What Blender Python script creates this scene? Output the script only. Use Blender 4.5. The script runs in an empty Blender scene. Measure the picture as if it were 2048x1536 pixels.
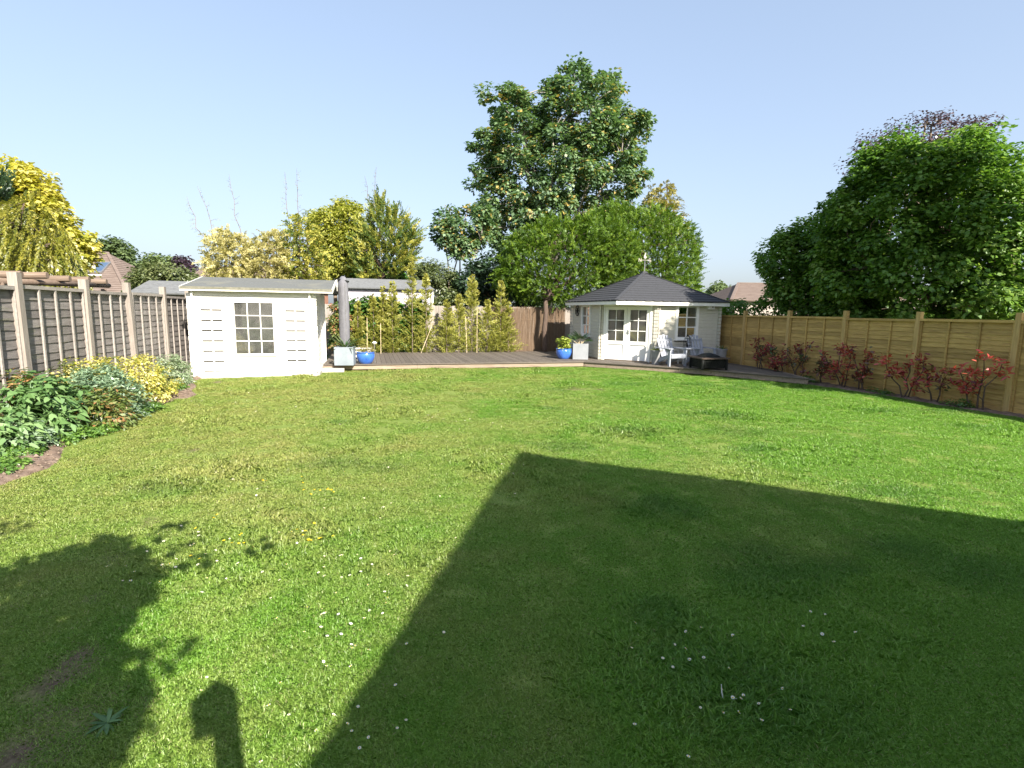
import bpy, math, random
import numpy as np
from mathutils import Vector, Matrix, Euler

scene = bpy.context.scene
COL = scene.collection

# ------------------------------------------------------------------ camera
F_PX, PITCH, ROLL, EYE = 1065.0, math.atan(146 / 1065.0), 0.014, 1.85
fw = Vector((0, math.cos(PITCH), -math.sin(PITCH)))
up0 = Vector((0, math.sin(PITCH), math.cos(PITCH)))
rt0 = Vector((1, 0, 0))
rt = rt0 * math.cos(ROLL) + up0 * math.sin(ROLL)
up = up0 * math.cos(ROLL) - rt0 * math.sin(ROLL)
cam_data = bpy.data.cameras.new('camera')
cam = bpy.data.objects.new('camera', cam_data)
COL.objects.link(cam)
M = Matrix((rt, up, -fw)).transposed().to_4x4()
M.translation = (0, 0, EYE)
cam.matrix_world = M
cam_data.sensor_width = 36.0
cam_data.lens = 36.0 * F_PX / 2048.0
cam_data.clip_start = 0.02
cam_data.clip_end = 2000
scene.camera = cam

# ------------------------------------------------------------------ light
SUN_EL = math.radians(33)
SUN_H = Vector((0.52, -0.855, 0)).normalized()        # horizontal direction towards the sun
SUN_DIR = (SUN_H * math.cos(SUN_EL) + Vector((0, 0, math.sin(SUN_EL))))
world = bpy.data.worlds.new('World')
scene.world = world
world.use_nodes = True
wn = world.node_tree
wn.nodes.clear()
wo = wn.nodes.new('ShaderNodeOutputWorld')
bg = wn.nodes.new('ShaderNodeBackground')
sky = wn.nodes.new('ShaderNodeTexSky')
sky.sky_type = 'NISHITA'
sky.sun_disc = False
sky.sun_elevation = SUN_EL
sky.sun_rotation = math.atan2(SUN_H.x, SUN_H.y)
sky.altitude = 0
sky.air_density = 1.0
sky.dust_density = 3.0
sky.ozone_density = 1.0
bg.inputs['Strength'].default_value = 0.117
gam = wn.nodes.new('ShaderNodeGamma'); gam.inputs[1].default_value = 0.5       # pale, evenly bright summer sky
tin = wn.nodes.new('ShaderNodeMixRGB'); tin.blend_type = 'MULTIPLY'; tin.inputs[0].default_value = 1.0
tin.inputs[2].default_value = (1.38, 1.49, 1.68, 1)
wn.links.new(sky.outputs[0], gam.inputs[0]); wn.links.new(gam.outputs[0], tin.inputs[1]); wn.links.new(tin.outputs[0], bg.inputs[0])
wn.links.new(bg.outputs[0], wo.inputs[0])
sun_data = bpy.data.lights.new('sun', 'SUN')
sun_data.energy = 5.0
sun_data.angle = math.radians(0.53)
sun_data.color = (1.0, 0.92, 0.8)
sun = bpy.data.objects.new('sun', sun_data)
sun.rotation_euler = (-SUN_DIR).to_track_quat('-Z', 'Y').to_euler()
sun.location = SUN_DIR * 60
COL.objects.link(sun)
scene.view_settings.view_transform = 'Standard'
scene.view_settings.look = 'None'
scene.view_settings.gamma = 1.0
scene.view_settings.use_curve_mapping = False
scene.view_settings.exposure = 1.42
scene.render.engine = 'CYCLES'
scene.cycles.max_bounces = 8
scene.cycles.diffuse_bounces = 3
scene.cycles.glossy_bounces = 3
scene.cycles.transmission_bounces = 6
scene.cycles.transparent_max_bounces = 16
scene.cycles.use_denoising = True

# ------------------------------------------------------------------ garden frame: a runs along the back fence, b runs away from the house
TH = math.radians(15)
Q = Vector((math.cos(TH), math.sin(TH), 0))
G = Vector((-math.sin(TH), math.cos(TH), 0))
def W(a, b, z=0.0):
    return Q * a + G * b + Vector((0, 0, z))

# crown outlines: vertical plane it stands in and its outline in metres
SHAPES = {
    'sycamore': ('y', 30, [(3.07, 14.82), (3.88, 14.34), (5.46, 14.12), (5.76, 13.25), (5.53, 12.63), (7.28, 12.02), (7.39, 11.47), (6.41, 10.75), (7.22, 10.5), (6.72, 9.73), (7.36, 9.35), (6.53, 7.91), (7.11, 7.13), (5.8, 6.05), (1.99, 5.2), (-0.48, 4.9), (-1.87, 5.95), (-2.55, 7.26), (-1.88, 7.8), (-2.64, 8.31), (-2.56, 9.35), (-1.89, 9.87), (-2.83, 10.62), (-3.05, 11.18), (-2.3, 11.01), (-1.23, 11.41), (-1.5, 12.16), (-2.17, 13.27), (-1.78, 13.4), (-1.11, 13.04), (-0.85, 13.66), (0.47, 13.68), (0.74, 12.94), (1.15, 12.57), (1.25, 13.81), (1.77, 14.19), (2.29, 14.69)]),
    'sapling': ('y', 27, [(-4.14, 6.46), (-3.16, 7.06), (-1.69, 7.2), (-0.95, 6.5), (-1.06, 5.31), (-1.67, 4.33), (-3.04, 3.83), (-3.53, 4.79), (-4.2, 5.02)]),
    'thuja_a': ('y', 23.4, [(-0.39, 4.85), (0.67, 5.49), (1.3, 5.87), (2.16, 5.72), (3.21, 5.94), (4.5, 5.65), (5.39, 4.93), (5.25, 3.25), (3.75, 2.8), (2.68, 2.36), (1.82, 2.09), (0.73, 2.25), (-0.36, 2.64), (-0.91, 3.16), (-0.59, 4.01)]),
    'thuja_b': ('y', 25, [(2.54, 5.54), (3.88, 6.55), (4.77, 6.89), (5.69, 6.47), (6.59, 6.7), (7.29, 6.27), (8.11, 5.84), (8.62, 4.96), (8.74, 4.07), (8.62, 3.16), (8.89, 2.48), (6.35, 2.21), (4.03, 2.41), (3.5, 4.22)]),
    'golden': ('y', 29, [(6.84, 7.71), (7.07, 8.47), (7.6, 8.23), (7.84, 8.68), (8.25, 8.36), (8.6, 8.24), (8.65, 7.23), (9.0, 6.73), (9.31, 5.96), (7.2, 5.68), (6.61, 6.95)]),
    'darktree': ('y', 26, [(-3.41, 3.04), (-2.09, 4.24), (-0.66, 4.95), (0.29, 4.73), (1.03, 3.34), (1.78, 2.04), (-3.53, 1.97)]),
    'olive': ('y', 25.5, [(-4.82, 3.92), (-4.16, 4.21), (-3.22, 3.94), (-2.63, 3.38), (-2.28, 1.87), (-4.89, 1.83), (-5.06, 3.23)]),
    'laurel': ('y', 28, [(-8.7, 3.57), (-7.92, 4.09), (-6.63, 4.23), (-5.73, 3.87), (-5.35, 3.11), (-5.49, 2.6), (-8.73, 2.55)]),
    'pale_a': ('y', 24, [(-13.44, 4.97), (-12.66, 5.3), (-12.01, 5.09), (-11.59, 4.78), (-11.81, 2.72), (-13.66, 2.7), (-13.67, 3.89)]),
    'pale_b': ('y', 24.5, [(-12.06, 4.84), (-10.91, 5.29), (-10.25, 5.08), (-10.01, 2.77), (-12.28, 2.74)]),
    'olive_c': ('y', 25, [(-10.69, 5.14), (-10.31, 5.92), (-9.74, 6.04), (-9.3, 5.71), (-8.75, 5.17), (-8.59, 2.92), (-10.91, 2.78)]),
    'yellow_d': ('y', 28, [(-10.77, 6.79), (-9.62, 7.1), (-9.1, 7.42), (-8.34, 7.6), (-7.72, 7.07), (-7.37, 5.6), (-7.81, 3.33), (-10.13, 3.3), (-10.58, 5.31)]),
    'conifer_e': ('y', 25.5, [(-6.32, 7.46), (-6.03, 6.73), (-5.3, 6.3), (-4.33, 5.41), (-4.39, 4.73), (-4.75, 3.69), (-5.58, 2.99), (-7.35, 2.96), (-7.67, 4.34), (-7.17, 5.6), (-6.63, 6.61)]),
    'maple': ('y', 17, [(-15.72, 6.2), (-15.41, 6.28), (-14.96, 6.14), (-14.5, 6.21), (-14.47, 5.78), (-14.08, 5.86), (-13.81, 5.49), (-14.0, 5.12), (-13.56, 4.9), (-13.35, 4.61), (-13.31, 4.23), (-12.85, 4.24), (-12.88, 3.86), (-12.72, 3.56), (-13.03, 3.1), (-13.4, 2.48), (-15.21, 2.45), (-16.93, 3.81), (-16.66, 6.04)]),
    'droop': ('y', 13, [(-12.86, 4.04), (-12.13, 4.27), (-11.64, 4.37), (-11.22, 4.46), (-10.86, 3.95), (-10.71, 3.72), (-10.44, 3.44), (-10.3, 3.03), (-10.41, 2.56), (-11.04, 2.26), (-13.1, 2.17)]),
    'darkleft': ('y', 15, [(-14.72, 5.35), (-13.92, 5.3), (-13.73, 5.15), (-13.64, 4.65), (-13.9, 4.25), (-14.88, 4.11)]),
    'hedge': ('y', 34, [(-24.0, 3.91), (-23.08, 4.38), (-21.83, 4.4), (-20.13, 3.96), (-19.76, 3.51), (-20.25, 2.26), (-24.27, 2.2)]),
    'oak': ('y', 90, [(-69.02, 12.48), (-66.89, 13.31), (-64.47, 12.71), (-62.97, 10.96), (-61.93, 8.55), (-61.36, 5.29), (-69.28, 5.18)]),
    'hill_green': ('y', 100, [(-70.13, 9.99), (-66.79, 11.57), (-64.01, 11.87), (-62.07, 10.73), (-59.62, 8.97), (-57.92, 6.72), (-58.1, 3.99), (-70.64, 3.81)]),
    'purple_far': ('y', 95, [(-59.58, 10.28), (-57.37, 10.74), (-55.72, 9.22), (-54.97, 7.34), (-55.58, 4.74), (-59.99, 4.68)]),
    'lime': ('v', (11.183, 14.104), [(-3.11, 4.74), (-2.89, 5.13), (-2.42, 5.49), (-2.23, 6.0), (-2.15, 6.38), (-1.81, 6.45), (-1.26, 6.48), (-0.74, 6.58), (-0.24, 6.54), (0.34, 6.49), (0.81, 6.52), (0.86, 5.88), (1.22, 5.71), (1.8, 5.17), (2.25, 4.0), (2.36, 2.29), (2.14, 1.22), (-2.55, 0.99), (-3.02, 2.88), (-3.16, 3.75)]),
    'hazel': ('v', (9.174, 17.207), [(-1.59, 3.86), (-1.17, 4.21), (-0.76, 4.57), (-0.35, 4.7), (0.18, 5.01), (0.95, 5.32), (1.87, 4.82), (2.29, 2.92), (2.47, 0.99), (-1.54, 0.83), (-1.63, 1.66), (-1.37, 2.32), (-1.0, 2.81), (-1.37, 3.3)]),
    'beech': ('y', 26, [(15.35, 9.03), (15.96, 9.92), (16.94, 10.48), (17.71, 10.82), (19.05, 11.16), (19.98, 11.11), (21.38, 10.98), (22.01, 10.55), (21.45, 8.66), (15.7, 7.91)]),
    'dogwood': ('a', 13.2, [(18.13, 1.9), (17.87, 2.34), (17.02, 2.42), (16.46, 2.18), (16.33, 1.47), (18.08, 1.42)]),
    'far_right': ('y', 70, [(25.42, 5.53), (26.68, 6.0), (27.7, 5.25), (29.34, 4.95), (29.43, 3.67), (25.54, 3.62)]),
    'ivy': ('b', 21.7, [(-1.4, 2.17), (-0.7, 2.18), (0.05, 2.31), (1.19, 2.26), (1.82, 2.43), (2.32, 1.84), (2.15, 0.12), (-1.46, 0.14)]),
}

# ------------------------------------------------------------------ helpers
RND = random.Random(11)
NPR = np.random.default_rng(11)
U = RND.uniform

def tag(o, label=None, cat=None, group=None, kind=None):
    if label: o['label'] = label
    if cat: o['category'] = cat
    if group: o['group'] = group
    if kind: o['kind'] = kind
    return o

def empty(name, loc=(0, 0, 0), rz=0.0, parent=None):
    o = bpy.data.objects.new(name, None)
    o.empty_display_size = 0.1
    o.location = loc
    o.rotation_euler = (0, 0, rz)
    if parent: o.parent = parent
    COL.objects.link(o)
    return o

def link(name, me, parent=None, loc=(0, 0, 0), rot=(0, 0, 0)):
    o = bpy.data.objects.new(name, me)
    o.location = loc
    o.rotation_euler = rot
    if parent: o.parent = parent
    COL.objects.link(o)
    return o

def kids(o):
    return [c for c in bpy.data.objects if c.parent == o]

class MB:
    """collects faces of one mesh"""
    def __init__(s): s.v = []; s.f = []; s.m = []
    def add(s, vs, fs, m=0):
        k = len(s.v); s.v += [tuple(v) for v in vs]
        for f in fs: s.f.append(tuple(i + k for i in f)); s.m.append(m)
    def box(s, x0, x1, y0, y1, z0, z1, m=0):
        vs = [(x0,y0,z0),(x1,y0,z0),(x1,y1,z0),(x0,y1,z0),(x0,y0,z1),(x1,y0,z1),(x1,y1,z1),(x0,y1,z1)]
        s.add(vs, [(0,3,2,1),(4,5,6,7),(0,1,5,4),(1,2,6,5),(2,3,7,6),(3,0,4,7)], m)
    def bar(s, p0, p1, w, h, upv=(0, 0, 1), m=0):
        p0 = Vector(p0); p1 = Vector(p1); d = (p1 - p0).normalized(); u = Vector(upv)
        if abs(d.dot(u)) > .98: u = Vector((0, 1, 0))
        sx = d.cross(u).normalized(); sz = sx.cross(d).normalized()
        vs = []
        for p in (p0, p1):
            for a, b in ((-1,-1),(1,-1),(1,1),(-1,1)): vs.append(p + sx*(a*w/2) + sz*(b*h/2))
        s.add(vs, [(0,3,2,1),(4,5,6,7),(0,1,5,4),(1,2,6,5),(2,3,7,6),(3,0,4,7)], m)
    def tube(s, pts, rad, n=7, m=0):
        pts = [Vector(p) for p in pts]; k = len(s.v); L = len(pts)
        if not isinstance(rad, (list, tuple)): rad = [rad]*L
        for i, p in enumerate(pts):
            d = (pts[min(i+1, L-1)] - pts[max(i-1, 0)]).normalized()
            u = Vector((0,0,1)) if abs(d.z) < .9 else Vector((1,0,0))
            sx = d.cross(u).normalized(); sy = sx.cross(d)
            for j in range(n):
                a = 2*math.pi*j/n
                s.v.append(tuple(p + (sx*math.cos(a) + sy*math.sin(a))*rad[i]))
        for i in range(L-1):
            for j in range(n):
                j2 = (j+1) % n
                s.f.append((k+i*n+j, k+i*n+j2, k+(i+1)*n+j2, k+(i+1)*n+j)); s.m.append(m)
        s.f.append(tuple(k+j for j in range(n))[::-1]); s.m.append(m)
        s.f.append(tuple(k+(L-1)*n+j for j in range(n))); s.m.append(m)
    def lathe(s, prof, n=28, m=0, c=(0, 0, 0)):
        k = len(s.v)
        for r, z in prof:
            for j in range(n):
                a = 2*math.pi*j/n; s.v.append((c[0]+r*math.cos(a), c[1]+r*math.sin(a), c[2]+z))
        for i in range(len(prof)-1):
            for j in range(n):
                j2 = (j+1) % n
                s.f.append((k+i*n+j, k+i*n+j2, k+(i+1)*n+j2, k+(i+1)*n+j)); s.m.append(m)
        s.f.append(tuple(k+j for j in range(n))[::-1]); s.m.append(m)
        e = k+(len(prof)-1)*n
        s.f.append(tuple(e+j for j in range(n))); s.m.append(m)
    def prism(s, poly, axis, c0, c1, m=0):
        """poly of 2d points extruded along axis 'x','y' or 'z' from c0 to c1"""
        n = len(poly)
        def P(p, c): return {'x': (c, p[0], p[1]), 'y': (p[0], c, p[1]), 'z': (p[0], p[1], c)}[axis]
        vs = [P(p, c0) for p in poly] + [P(p, c1) for p in poly]
        fs = [tuple(range(n))[::-1], tuple(range(n, 2*n))] + [(i, (i+1) % n, (i+1) % n + n, i+n) for i in range(n)]
        s.add(vs, fs, m)
    def mesh(s, name, mats, smooth=False):
        me = bpy.data.meshes.new(name)
        me.from_pydata(s.v, [], s.f)
        if not isinstance(mats, (list, tuple)): mats = [mats]
        for m in mats: me.materials.append(m)
        if len(mats) > 1: me.polygons.foreach_set('material_index', s.m)
        if smooth: me.polygons.foreach_set('use_smooth', [True]*len(s.f))
        import bmesh
        bm = bmesh.new(); bm.from_mesh(me); bmesh.ops.recalc_face_normals(bm, faces=bm.faces); bm.to_mesh(me); bm.free()
        me.update()
        return me
    def build(s, name, mats, parent=None, loc=(0, 0, 0), rot=(0, 0, 0), smooth=False):
        return link(name, s.mesh(name, mats, smooth), parent, loc, rot)

def auto_smooth(me, ang=35):
    try: me.set_sharp_from_angle(angle=math.radians(ang))
    except Exception: pass

def quad_mesh(name, V, tint, mat, nv=4):
    """V: (n*nv,3) array of leaf polygons with nv corners each, tint: n values"""
    n = len(tint)
    me = bpy.data.meshes.new(name)
    me.vertices.add(n*nv); me.loops.add(n*nv); me.polygons.add(n)
    me.vertices.foreach_set('co', np.ascontiguousarray(V, dtype=np.float32).ravel())
    me.loops.foreach_set('vertex_index', np.arange(n*nv, dtype=np.int32))
    me.polygons.foreach_set('loop_start', np.arange(0, n*nv, nv, dtype=np.int32))
    try: me.polygons.foreach_set('loop_total', np.full(n, nv, dtype=np.int32))
    except Exception: pass
    at = me.attributes.new('tint', 'FLOAT', 'POINT')
    at.data.foreach_set('value', np.repeat(np.asarray(tint, dtype=np.float32), nv))
    me.materials.append(mat)
    me.update(calc_edges=True)
    return me

def nrm(a):
    return a/np.maximum(np.linalg.norm(a, axis=1, keepdims=True), 1e-9)

def leaf_polys(P, D, N, L, Wd, fold=.18, shape=None):
    D = nrm(D); S = nrm(np.cross(D, N)); N2 = np.cross(S, D)
    L = L[:, None]; Wd = Wd[:, None]
    if shape == 'long':
        ws = [(0, .12), (.3, .5), (.7, .42), (1, .0), (.7, -.42), (.3, -.5)]
        V = np.stack([P + D*L*t + S*Wd*w + N2*(L*(-.25*t*t) + Wd*abs(w)*fold*2) for t, w in ws], 1)
        return V.reshape(-1, 3), 6
    V = np.stack([P, P + D*L*.5 + S*Wd*.5 + N2*Wd*fold, P + D*L, P + D*L*.5 - S*Wd*.5 + N2*Wd*fold], 1)
    return V.reshape(-1, 3), 4

def rdir(n):
    v = NPR.normal(size=(n, 3)); return nrm(v)

def in_poly(pts, poly):
    x, y = pts[:, 0], pts[:, 1]; r = np.zeros(len(pts), bool); n = len(poly); j = n-1
    for i in range(n):
        xi, yi = poly[i]; xj, yj = poly[j]
        c = ((yi > y) != (yj > y)) & (x < (xj-xi)*(y-yi)/((yj-yi) if yj != yi else 1e-9) + xi)
        r ^= c; j = i
    return r

def edge_dist(pts, poly):
    d = np.full(len(pts), 1e9); n = len(poly)
    for i in range(n):
        a = np.array(poly[i]); b = np.array(poly[(i+1) % n]); ab = b-a
        t = np.clip(((pts-a)@ab)/max(ab@ab, 1e-9), 0, 1)
        d = np.minimum(d, np.linalg.norm(pts-(a+t[:, None]*ab), axis=1))
    return d

def plane(key):
    k, c, poly = SHAPES[key]
    if k == 'y': O, e, n = Vector((0, c, 0)), Vector((1, 0, 0)), Vector((0, 1, 0))
    elif k == 'a': O, e, n = Q*c, G, Q
    elif k == 'v': O = Vector((c[0], c[1], 0)); n = O.normalized(); e = Vector((n.y, -n.x, 0))
    else: O, e, n = G*c, Q, G
    if k != 'b':                                                  # depth of the crown runs away from the garden's viewing side
        cx = O + e*(sum(p[0] for p in poly)/len(poly)); n = Vector((cx.x, cx.y, 0)).normalized()
    return np.array(O), np.array(e), np.array(n), np.array(poly)

def clump_points(key, n, thick, inset=.1):
    O, e, nn, poly = plane(key)
    lo, hi = poly.min(0), poly.max(0); pts = np.zeros((0, 2))
    while len(pts) < n:
        p = lo + NPR.random((n*3, 2))*(hi-lo); p = p[in_poly(p, poly)]
        p = p[edge_dist(p, poly) > inset]; pts = np.vstack([pts, p])
    pts = pts[:n]; d = edge_dist(pts, poly); dm = d.max()
    half = thick*np.sqrt(1-(1-np.clip(d/dm, 0, 1))**2) + .15
    u = NPR.random(n)*2-1
    off = np.sign(u)*np.abs(u)**.6*half
    C = O + e*pts[:, :1] + nn*off[:, None]; C[:, 2] = pts[:, 1]
    if key in ('lime', 'hazel', 'dapple_tree', 'dogwood'):             # trimmed back to the boundary fence
        C = C[~((C@np.array(Q) < 12.45) & (C[:, 2] < 2.45))]
    cen = O + e*poly[:, 0].mean(); cen = np.array([cen[0], cen[1], poly[:, 1].min()*.5 + poly[:, 1].mean()*.5])
    return C, cen

def broad(C, cen, rc, per, L, Wd, hang=.25, tint_mid=.5, tint_sd=.16, shape=None, flat=.75, csd=None):
    n = len(C)*per
    c = np.repeat(C, per, 0)
    rr = rc*np.repeat(NPR.uniform(.7, 1.35, len(C)), per)
    off = rdir(n)*(NPR.random(n)**.45*rr)[:, None]; off[:, 2] *= flat
    P = c + off
    out = nrm(P - cen)*.6 + nrm(off)*.7
    N = nrm(out*.5 + np.array([0, 0, .9]) + rdir(n)*.75)
    D = out + rdir(n)*.7; D[:, 2] -= hang
    D = D - N*np.sum(D*N, 1, keepdims=True)
    t = np.repeat(NPR.normal(tint_mid, tint_sd*.7 if csd is None else csd, len(C)), per) + NPR.normal(0, tint_sd, n)
    V, nv = leaf_polys(P, D, N, L*NPR.uniform(.65, 1.3, n), Wd*NPR.uniform(.65, 1.3, n), shape=shape)
    return V, np.clip(t, 0, 1), nv

def plumes(C, cen, Lp, m, eL, eW, up=.5, out=.8, jit=.5, ang=.75, droop=0., tint_mid=.5, tint_sd=.14, tip=.15):
    """feathery conifer sprays: little flat needles set left and right along an axis"""
    k = len(C)
    A = C - cen; A[:, 2] *= .35; A = nrm(A)*out + rdir(k)*jit; A[:, 2] += up; A = nrm(A)
    N = nrm(np.cross(A, nrm(rdir(k) + np.array([0, 0, .2]))))
    Ls = Lp*NPR.uniform(.55, 1.3, k)
    t = np.tile((np.arange(m)+.5)/m, k)
    a, nn, l = np.repeat(A, m, 0), np.repeat(N, m, 0), np.repeat(Ls, m)
    side = np.where(NPR.random(k*m) < .5, -1., 1.)
    S = np.cross(a, nn)
    P = np.repeat(C, m, 0) + a*(t*l)[:, None]; P[:, 2] -= droop*(t**2)*l
    D = a*math.cos(ang) + S*(side*math.sin(ang))[:, None] + rdir(k*m)*.35; D[:, 2] -= droop*t*.8
    L = eL*(1.15-.75*t)*NPR.uniform(.7, 1.3, k*m)
    V, nv = leaf_polys(P, D, nrm(nn + rdir(k*m)*.5), L, eW*NPR.uniform(.7, 1.3, k*m), fold=.1)
    tt = np.repeat(NPR.normal(tint_mid, tint_sd, k), m) + NPR.normal(0, tint_sd*.6, k*m) + tip*(t-.5)
    return V, np.clip(tt, 0, 1), nv

def foliage(name, parts, mat, parent, base):
    V = np.vstack([p[0] for p in parts]) - np.array(base)
    t = np.concatenate([p[1] for p in parts])
    return link(name, quad_mesh(name, V, t, mat, parts[0][2]), parent)

def wander(p0, p1, n, amp):
    p0, p1 = Vector(p0), Vector(p1); r = []
    for i in range(n+1):
        t = i/n; p = p0.lerp(p1, t); k = amp*math.sin(math.pi*t)
        r.append(p + Vector((U(-k, k), U(-k, k), U(-k, k)*.5)))
    return r

def limbs(mb, base, fork, tips, r0, r1, twig_tips=(), twig=.02):
    """trunk from base to fork, main limbs to tips, twigs from the limbs to twig_tips"""
    mb.tube(wander(base, fork, 4, .06), [r0*(1-.08*i) for i in range(5)], 9)
    nodes = []
    for t in tips:
        pts = wander(fork, t, 5, .25); mb.tube(pts, [r0*.62*(1-i/5) + r1*(i/5) for i in range(6)], 6); nodes += pts[1:]
    for t in twig_tips:
        t = Vector(t); c = [p for p in nodes if p.z < t.z + .4] or nodes
        q = min(c, key=lambda p: (p-t).length)
        mb.tube(wander(q, t, 3, .1), [twig, twig*.8, twig*.6, twig*.35], 4)

# ------------------------------------------------------------------ materials
def new_mat(name):
    m = bpy.data.materials.new(name); m.use_nodes = True; nt = m.node_tree; nt.nodes.clear()
    return m, nt, nt.nodes.new('ShaderNodeOutputMaterial')

def ramp(nt, stops):
    r = nt.nodes.new('ShaderNodeValToRGB'); el = r.color_ramp.elements
    while len(el) < len(stops): el.new(.5)
    for e, (p, c) in zip(el, stops): e.position = p; e.color = (*c, 1)
    return r

def noise(nt, vec, scale, detail=4, rough=.55, dist=0):
    n = nt.nodes.new('ShaderNodeTexNoise'); n.inputs['Scale'].default_value = scale
    n.inputs['Detail'].default_value = detail; n.inputs['Roughness'].default_value = rough; n.inputs['Distortion'].default_value = dist
    if vec: nt.links.new(vec, n.inputs['Vector'])
    return n

def mapped(nt, out='Object', scale=(1, 1, 1)):
    t = nt.nodes.new('ShaderNodeTexCoord'); m = nt.nodes.new('ShaderNodeMapping')
    m.inputs['Scale'].default_value = scale
    nt.links.new(t.outputs[out], m.inputs['Vector'])
    oi = nt.nodes.new('ShaderNodeObjectInfo'); vm = nt.nodes.new('ShaderNodeVectorMath'); vm.operation = 'MULTIPLY_ADD'
    cb = nt.nodes.new('ShaderNodeCombineXYZ')
    for k in range(3): nt.links.new(oi.outputs['Random'], cb.inputs[k])
    vm.inputs[1].default_value = (37, 53, 71)
    nt.links.new(cb.outputs[0], vm.inputs[0]); nt.links.new(m.outputs[0], vm.inputs[2])
    return vm.outputs[0], oi.outputs['Random']

def math_n(nt, op, a, b):
    n = nt.nodes.new('ShaderNodeMath'); n.operation = op
    for i, v in enumerate((a, b)):
        if isinstance(v, (int, float)): n.inputs[i].default_value = v
        elif v is not None: nt.links.new(v, n.inputs[i])
    return n.outputs[0]

def surf(name, stops, scale=4, stretch=(1, 1, 1), rough=.7, bump=.0, bump_scale=None, vary=.12, detail=5, spec=.3, metal=0., stain=None, coat=0., coord='Object'):
    """general surface: noise through a colour ramp, a little different on every object, optional blotchy stain"""
    m, nt, out = new_mat(name)
    v, rnd = mapped(nt, coord, stretch)
    n = noise(nt, v, scale, detail)
    r = ramp(nt, stops); nt.links.new(n.outputs[0], r.inputs[0])
    col = r.outputs[0]
    if stain:
        sn = noise(nt, v, stain[1], 3); sr = ramp(nt, [(stain[2], (0, 0, 0)), (min(stain[2]+.18, 1), (1, 1, 1))])
        nt.links.new(sn.outputs[0], sr.inputs[0])
        mx = nt.nodes.new('ShaderNodeMixRGB'); mx.inputs[2].default_value = (*stain[0], 1)
        nt.links.new(sr.outputs[0], mx.inputs[0]); nt.links.new(col, mx.inputs[1]); col = mx.outputs[0]
    if vary:
        h = nt.nodes.new('ShaderNodeHueSaturation')
        mr = nt.nodes.new('ShaderNodeMapRange'); mr.inputs[3].default_value = 1-vary; mr.inputs[4].default_value = 1+vary
        nt.links.new(rnd, mr.inputs[0]); nt.links.new(mr.outputs[0], h.inputs['Value']); nt.links.new(col, h.inputs['Color']); col = h.outputs[0]
    p = nt.nodes.new('ShaderNodeBsdfPrincipled')
    nt.links.new(col, p.inputs['Base Color'])
    p.inputs['Roughness'].default_value = rough; p.inputs['Specular IOR Level'].default_value = spec; p.inputs['Metallic'].default_value = metal
    p.inputs['Coat Weight'].default_value = coat; p.inputs['Coat Roughness'].default_value = .12
    if bump:
        b = nt.nodes.new('ShaderNodeBump'); b.inputs['Strength'].default_value = bump; b.inputs['Distance'].default_value = .01
        bn = noise(nt, v, bump_scale or scale*2, 5); nt.links.new(bn.outputs[0], b.inputs['Height']); nt.links.new(b.outputs[0], p.inputs['Normal'])
    nt.links.new(p.outputs[0], out.inputs[0])
    return m

def leafm(name, stops, trans=.38, gloss=.06, gr=.45, boost=1.25):
    m, nt, out = new_mat(name)
    a = nt.nodes.new('ShaderNodeAttribute'); a.attribute_name = 'tint'
    r = ramp(nt, stops); nt.links.new(a.outputs['Fac'], r.inputs[0])
    d = nt.nodes.new('ShaderNodeBsdfDiffuse'); t = nt.nodes.new('ShaderNodeBsdfTranslucent'); g = nt.nodes.new('ShaderNodeBsdfGlossy')
    g.inputs['Roughness'].default_value = gr; g.inputs['Color'].default_value = (.9, .95, 1, 1)
    mul = nt.nodes.new('ShaderNodeMixRGB'); mul.blend_type = 'MULTIPLY'; mul.inputs[0].default_value = 1
    mul.inputs[2].default_value = (boost*1.05, boost*1.1, boost*.6, 1)
    nt.links.new(r.outputs[0], mul.inputs[1])
    nt.links.new(r.outputs[0], d.inputs[0]); nt.links.new(mul.outputs[0], t.inputs[0])
    m1 = nt.nodes.new('ShaderNodeMixShader'); m1.inputs[0].default_value = trans
    nt.links.new(d.outputs[0], m1.inputs[1]); nt.links.new(t.outputs[0], m1.inputs[2])
    m2 = nt.nodes.new('ShaderNodeMixShader'); m2.inputs[0].default_value = gloss
    nt.links.new(m1.outputs[0], m2.inputs[1]); nt.links.new(g.outputs[0], m2.inputs[2])
    nt.links.new(m2.outputs[0], out.inputs[0])
    return m

def glass(name, tint=(.9, .95, .93), refl=1.0, dust_haze=.22):
    m, nt, out = new_mat(name)
    t0 = nt.nodes.new('ShaderNodeBsdfTransparent'); t0.inputs[0].default_value = (*tint, 1)
    film = nt.nodes.new('ShaderNodeBsdfDiffuse'); film.inputs[0].default_value = (.6, .6, .56, 1)      # dusty film, with pale haze painted in place of bright reflections
    v, _ = mapped(nt, 'Object', (1, 1, 1)); fn = noise(nt, v, 3.5, 4); fk = math_n(nt, 'MULTIPLY', fn.outputs[0], dust_haze)
    t = nt.nodes.new('ShaderNodeMixShader'); nt.links.new(fk, t.inputs[0]); nt.links.new(t0.outputs[0], t.inputs[1]); nt.links.new(film.outputs[0], t.inputs[2])
    g = nt.nodes.new('ShaderNodeBsdfGlossy'); g.inputs['Roughness'].default_value = .015
    fr = nt.nodes.new('ShaderNodeFresnel'); fr.inputs[0].default_value = 2.4
    k = math_n(nt, 'MULTIPLY', fr.outputs[0], refl)
    mx = nt.nodes.new('ShaderNodeMixShader'); nt.links.new(k, mx.inputs[0])
    nt.links.new(t.outputs[0], mx.inputs[1]); nt.links.new(g.outputs[0], mx.inputs[2]); nt.links.new(mx.outputs[0], out.inputs[0])
    return m

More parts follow.
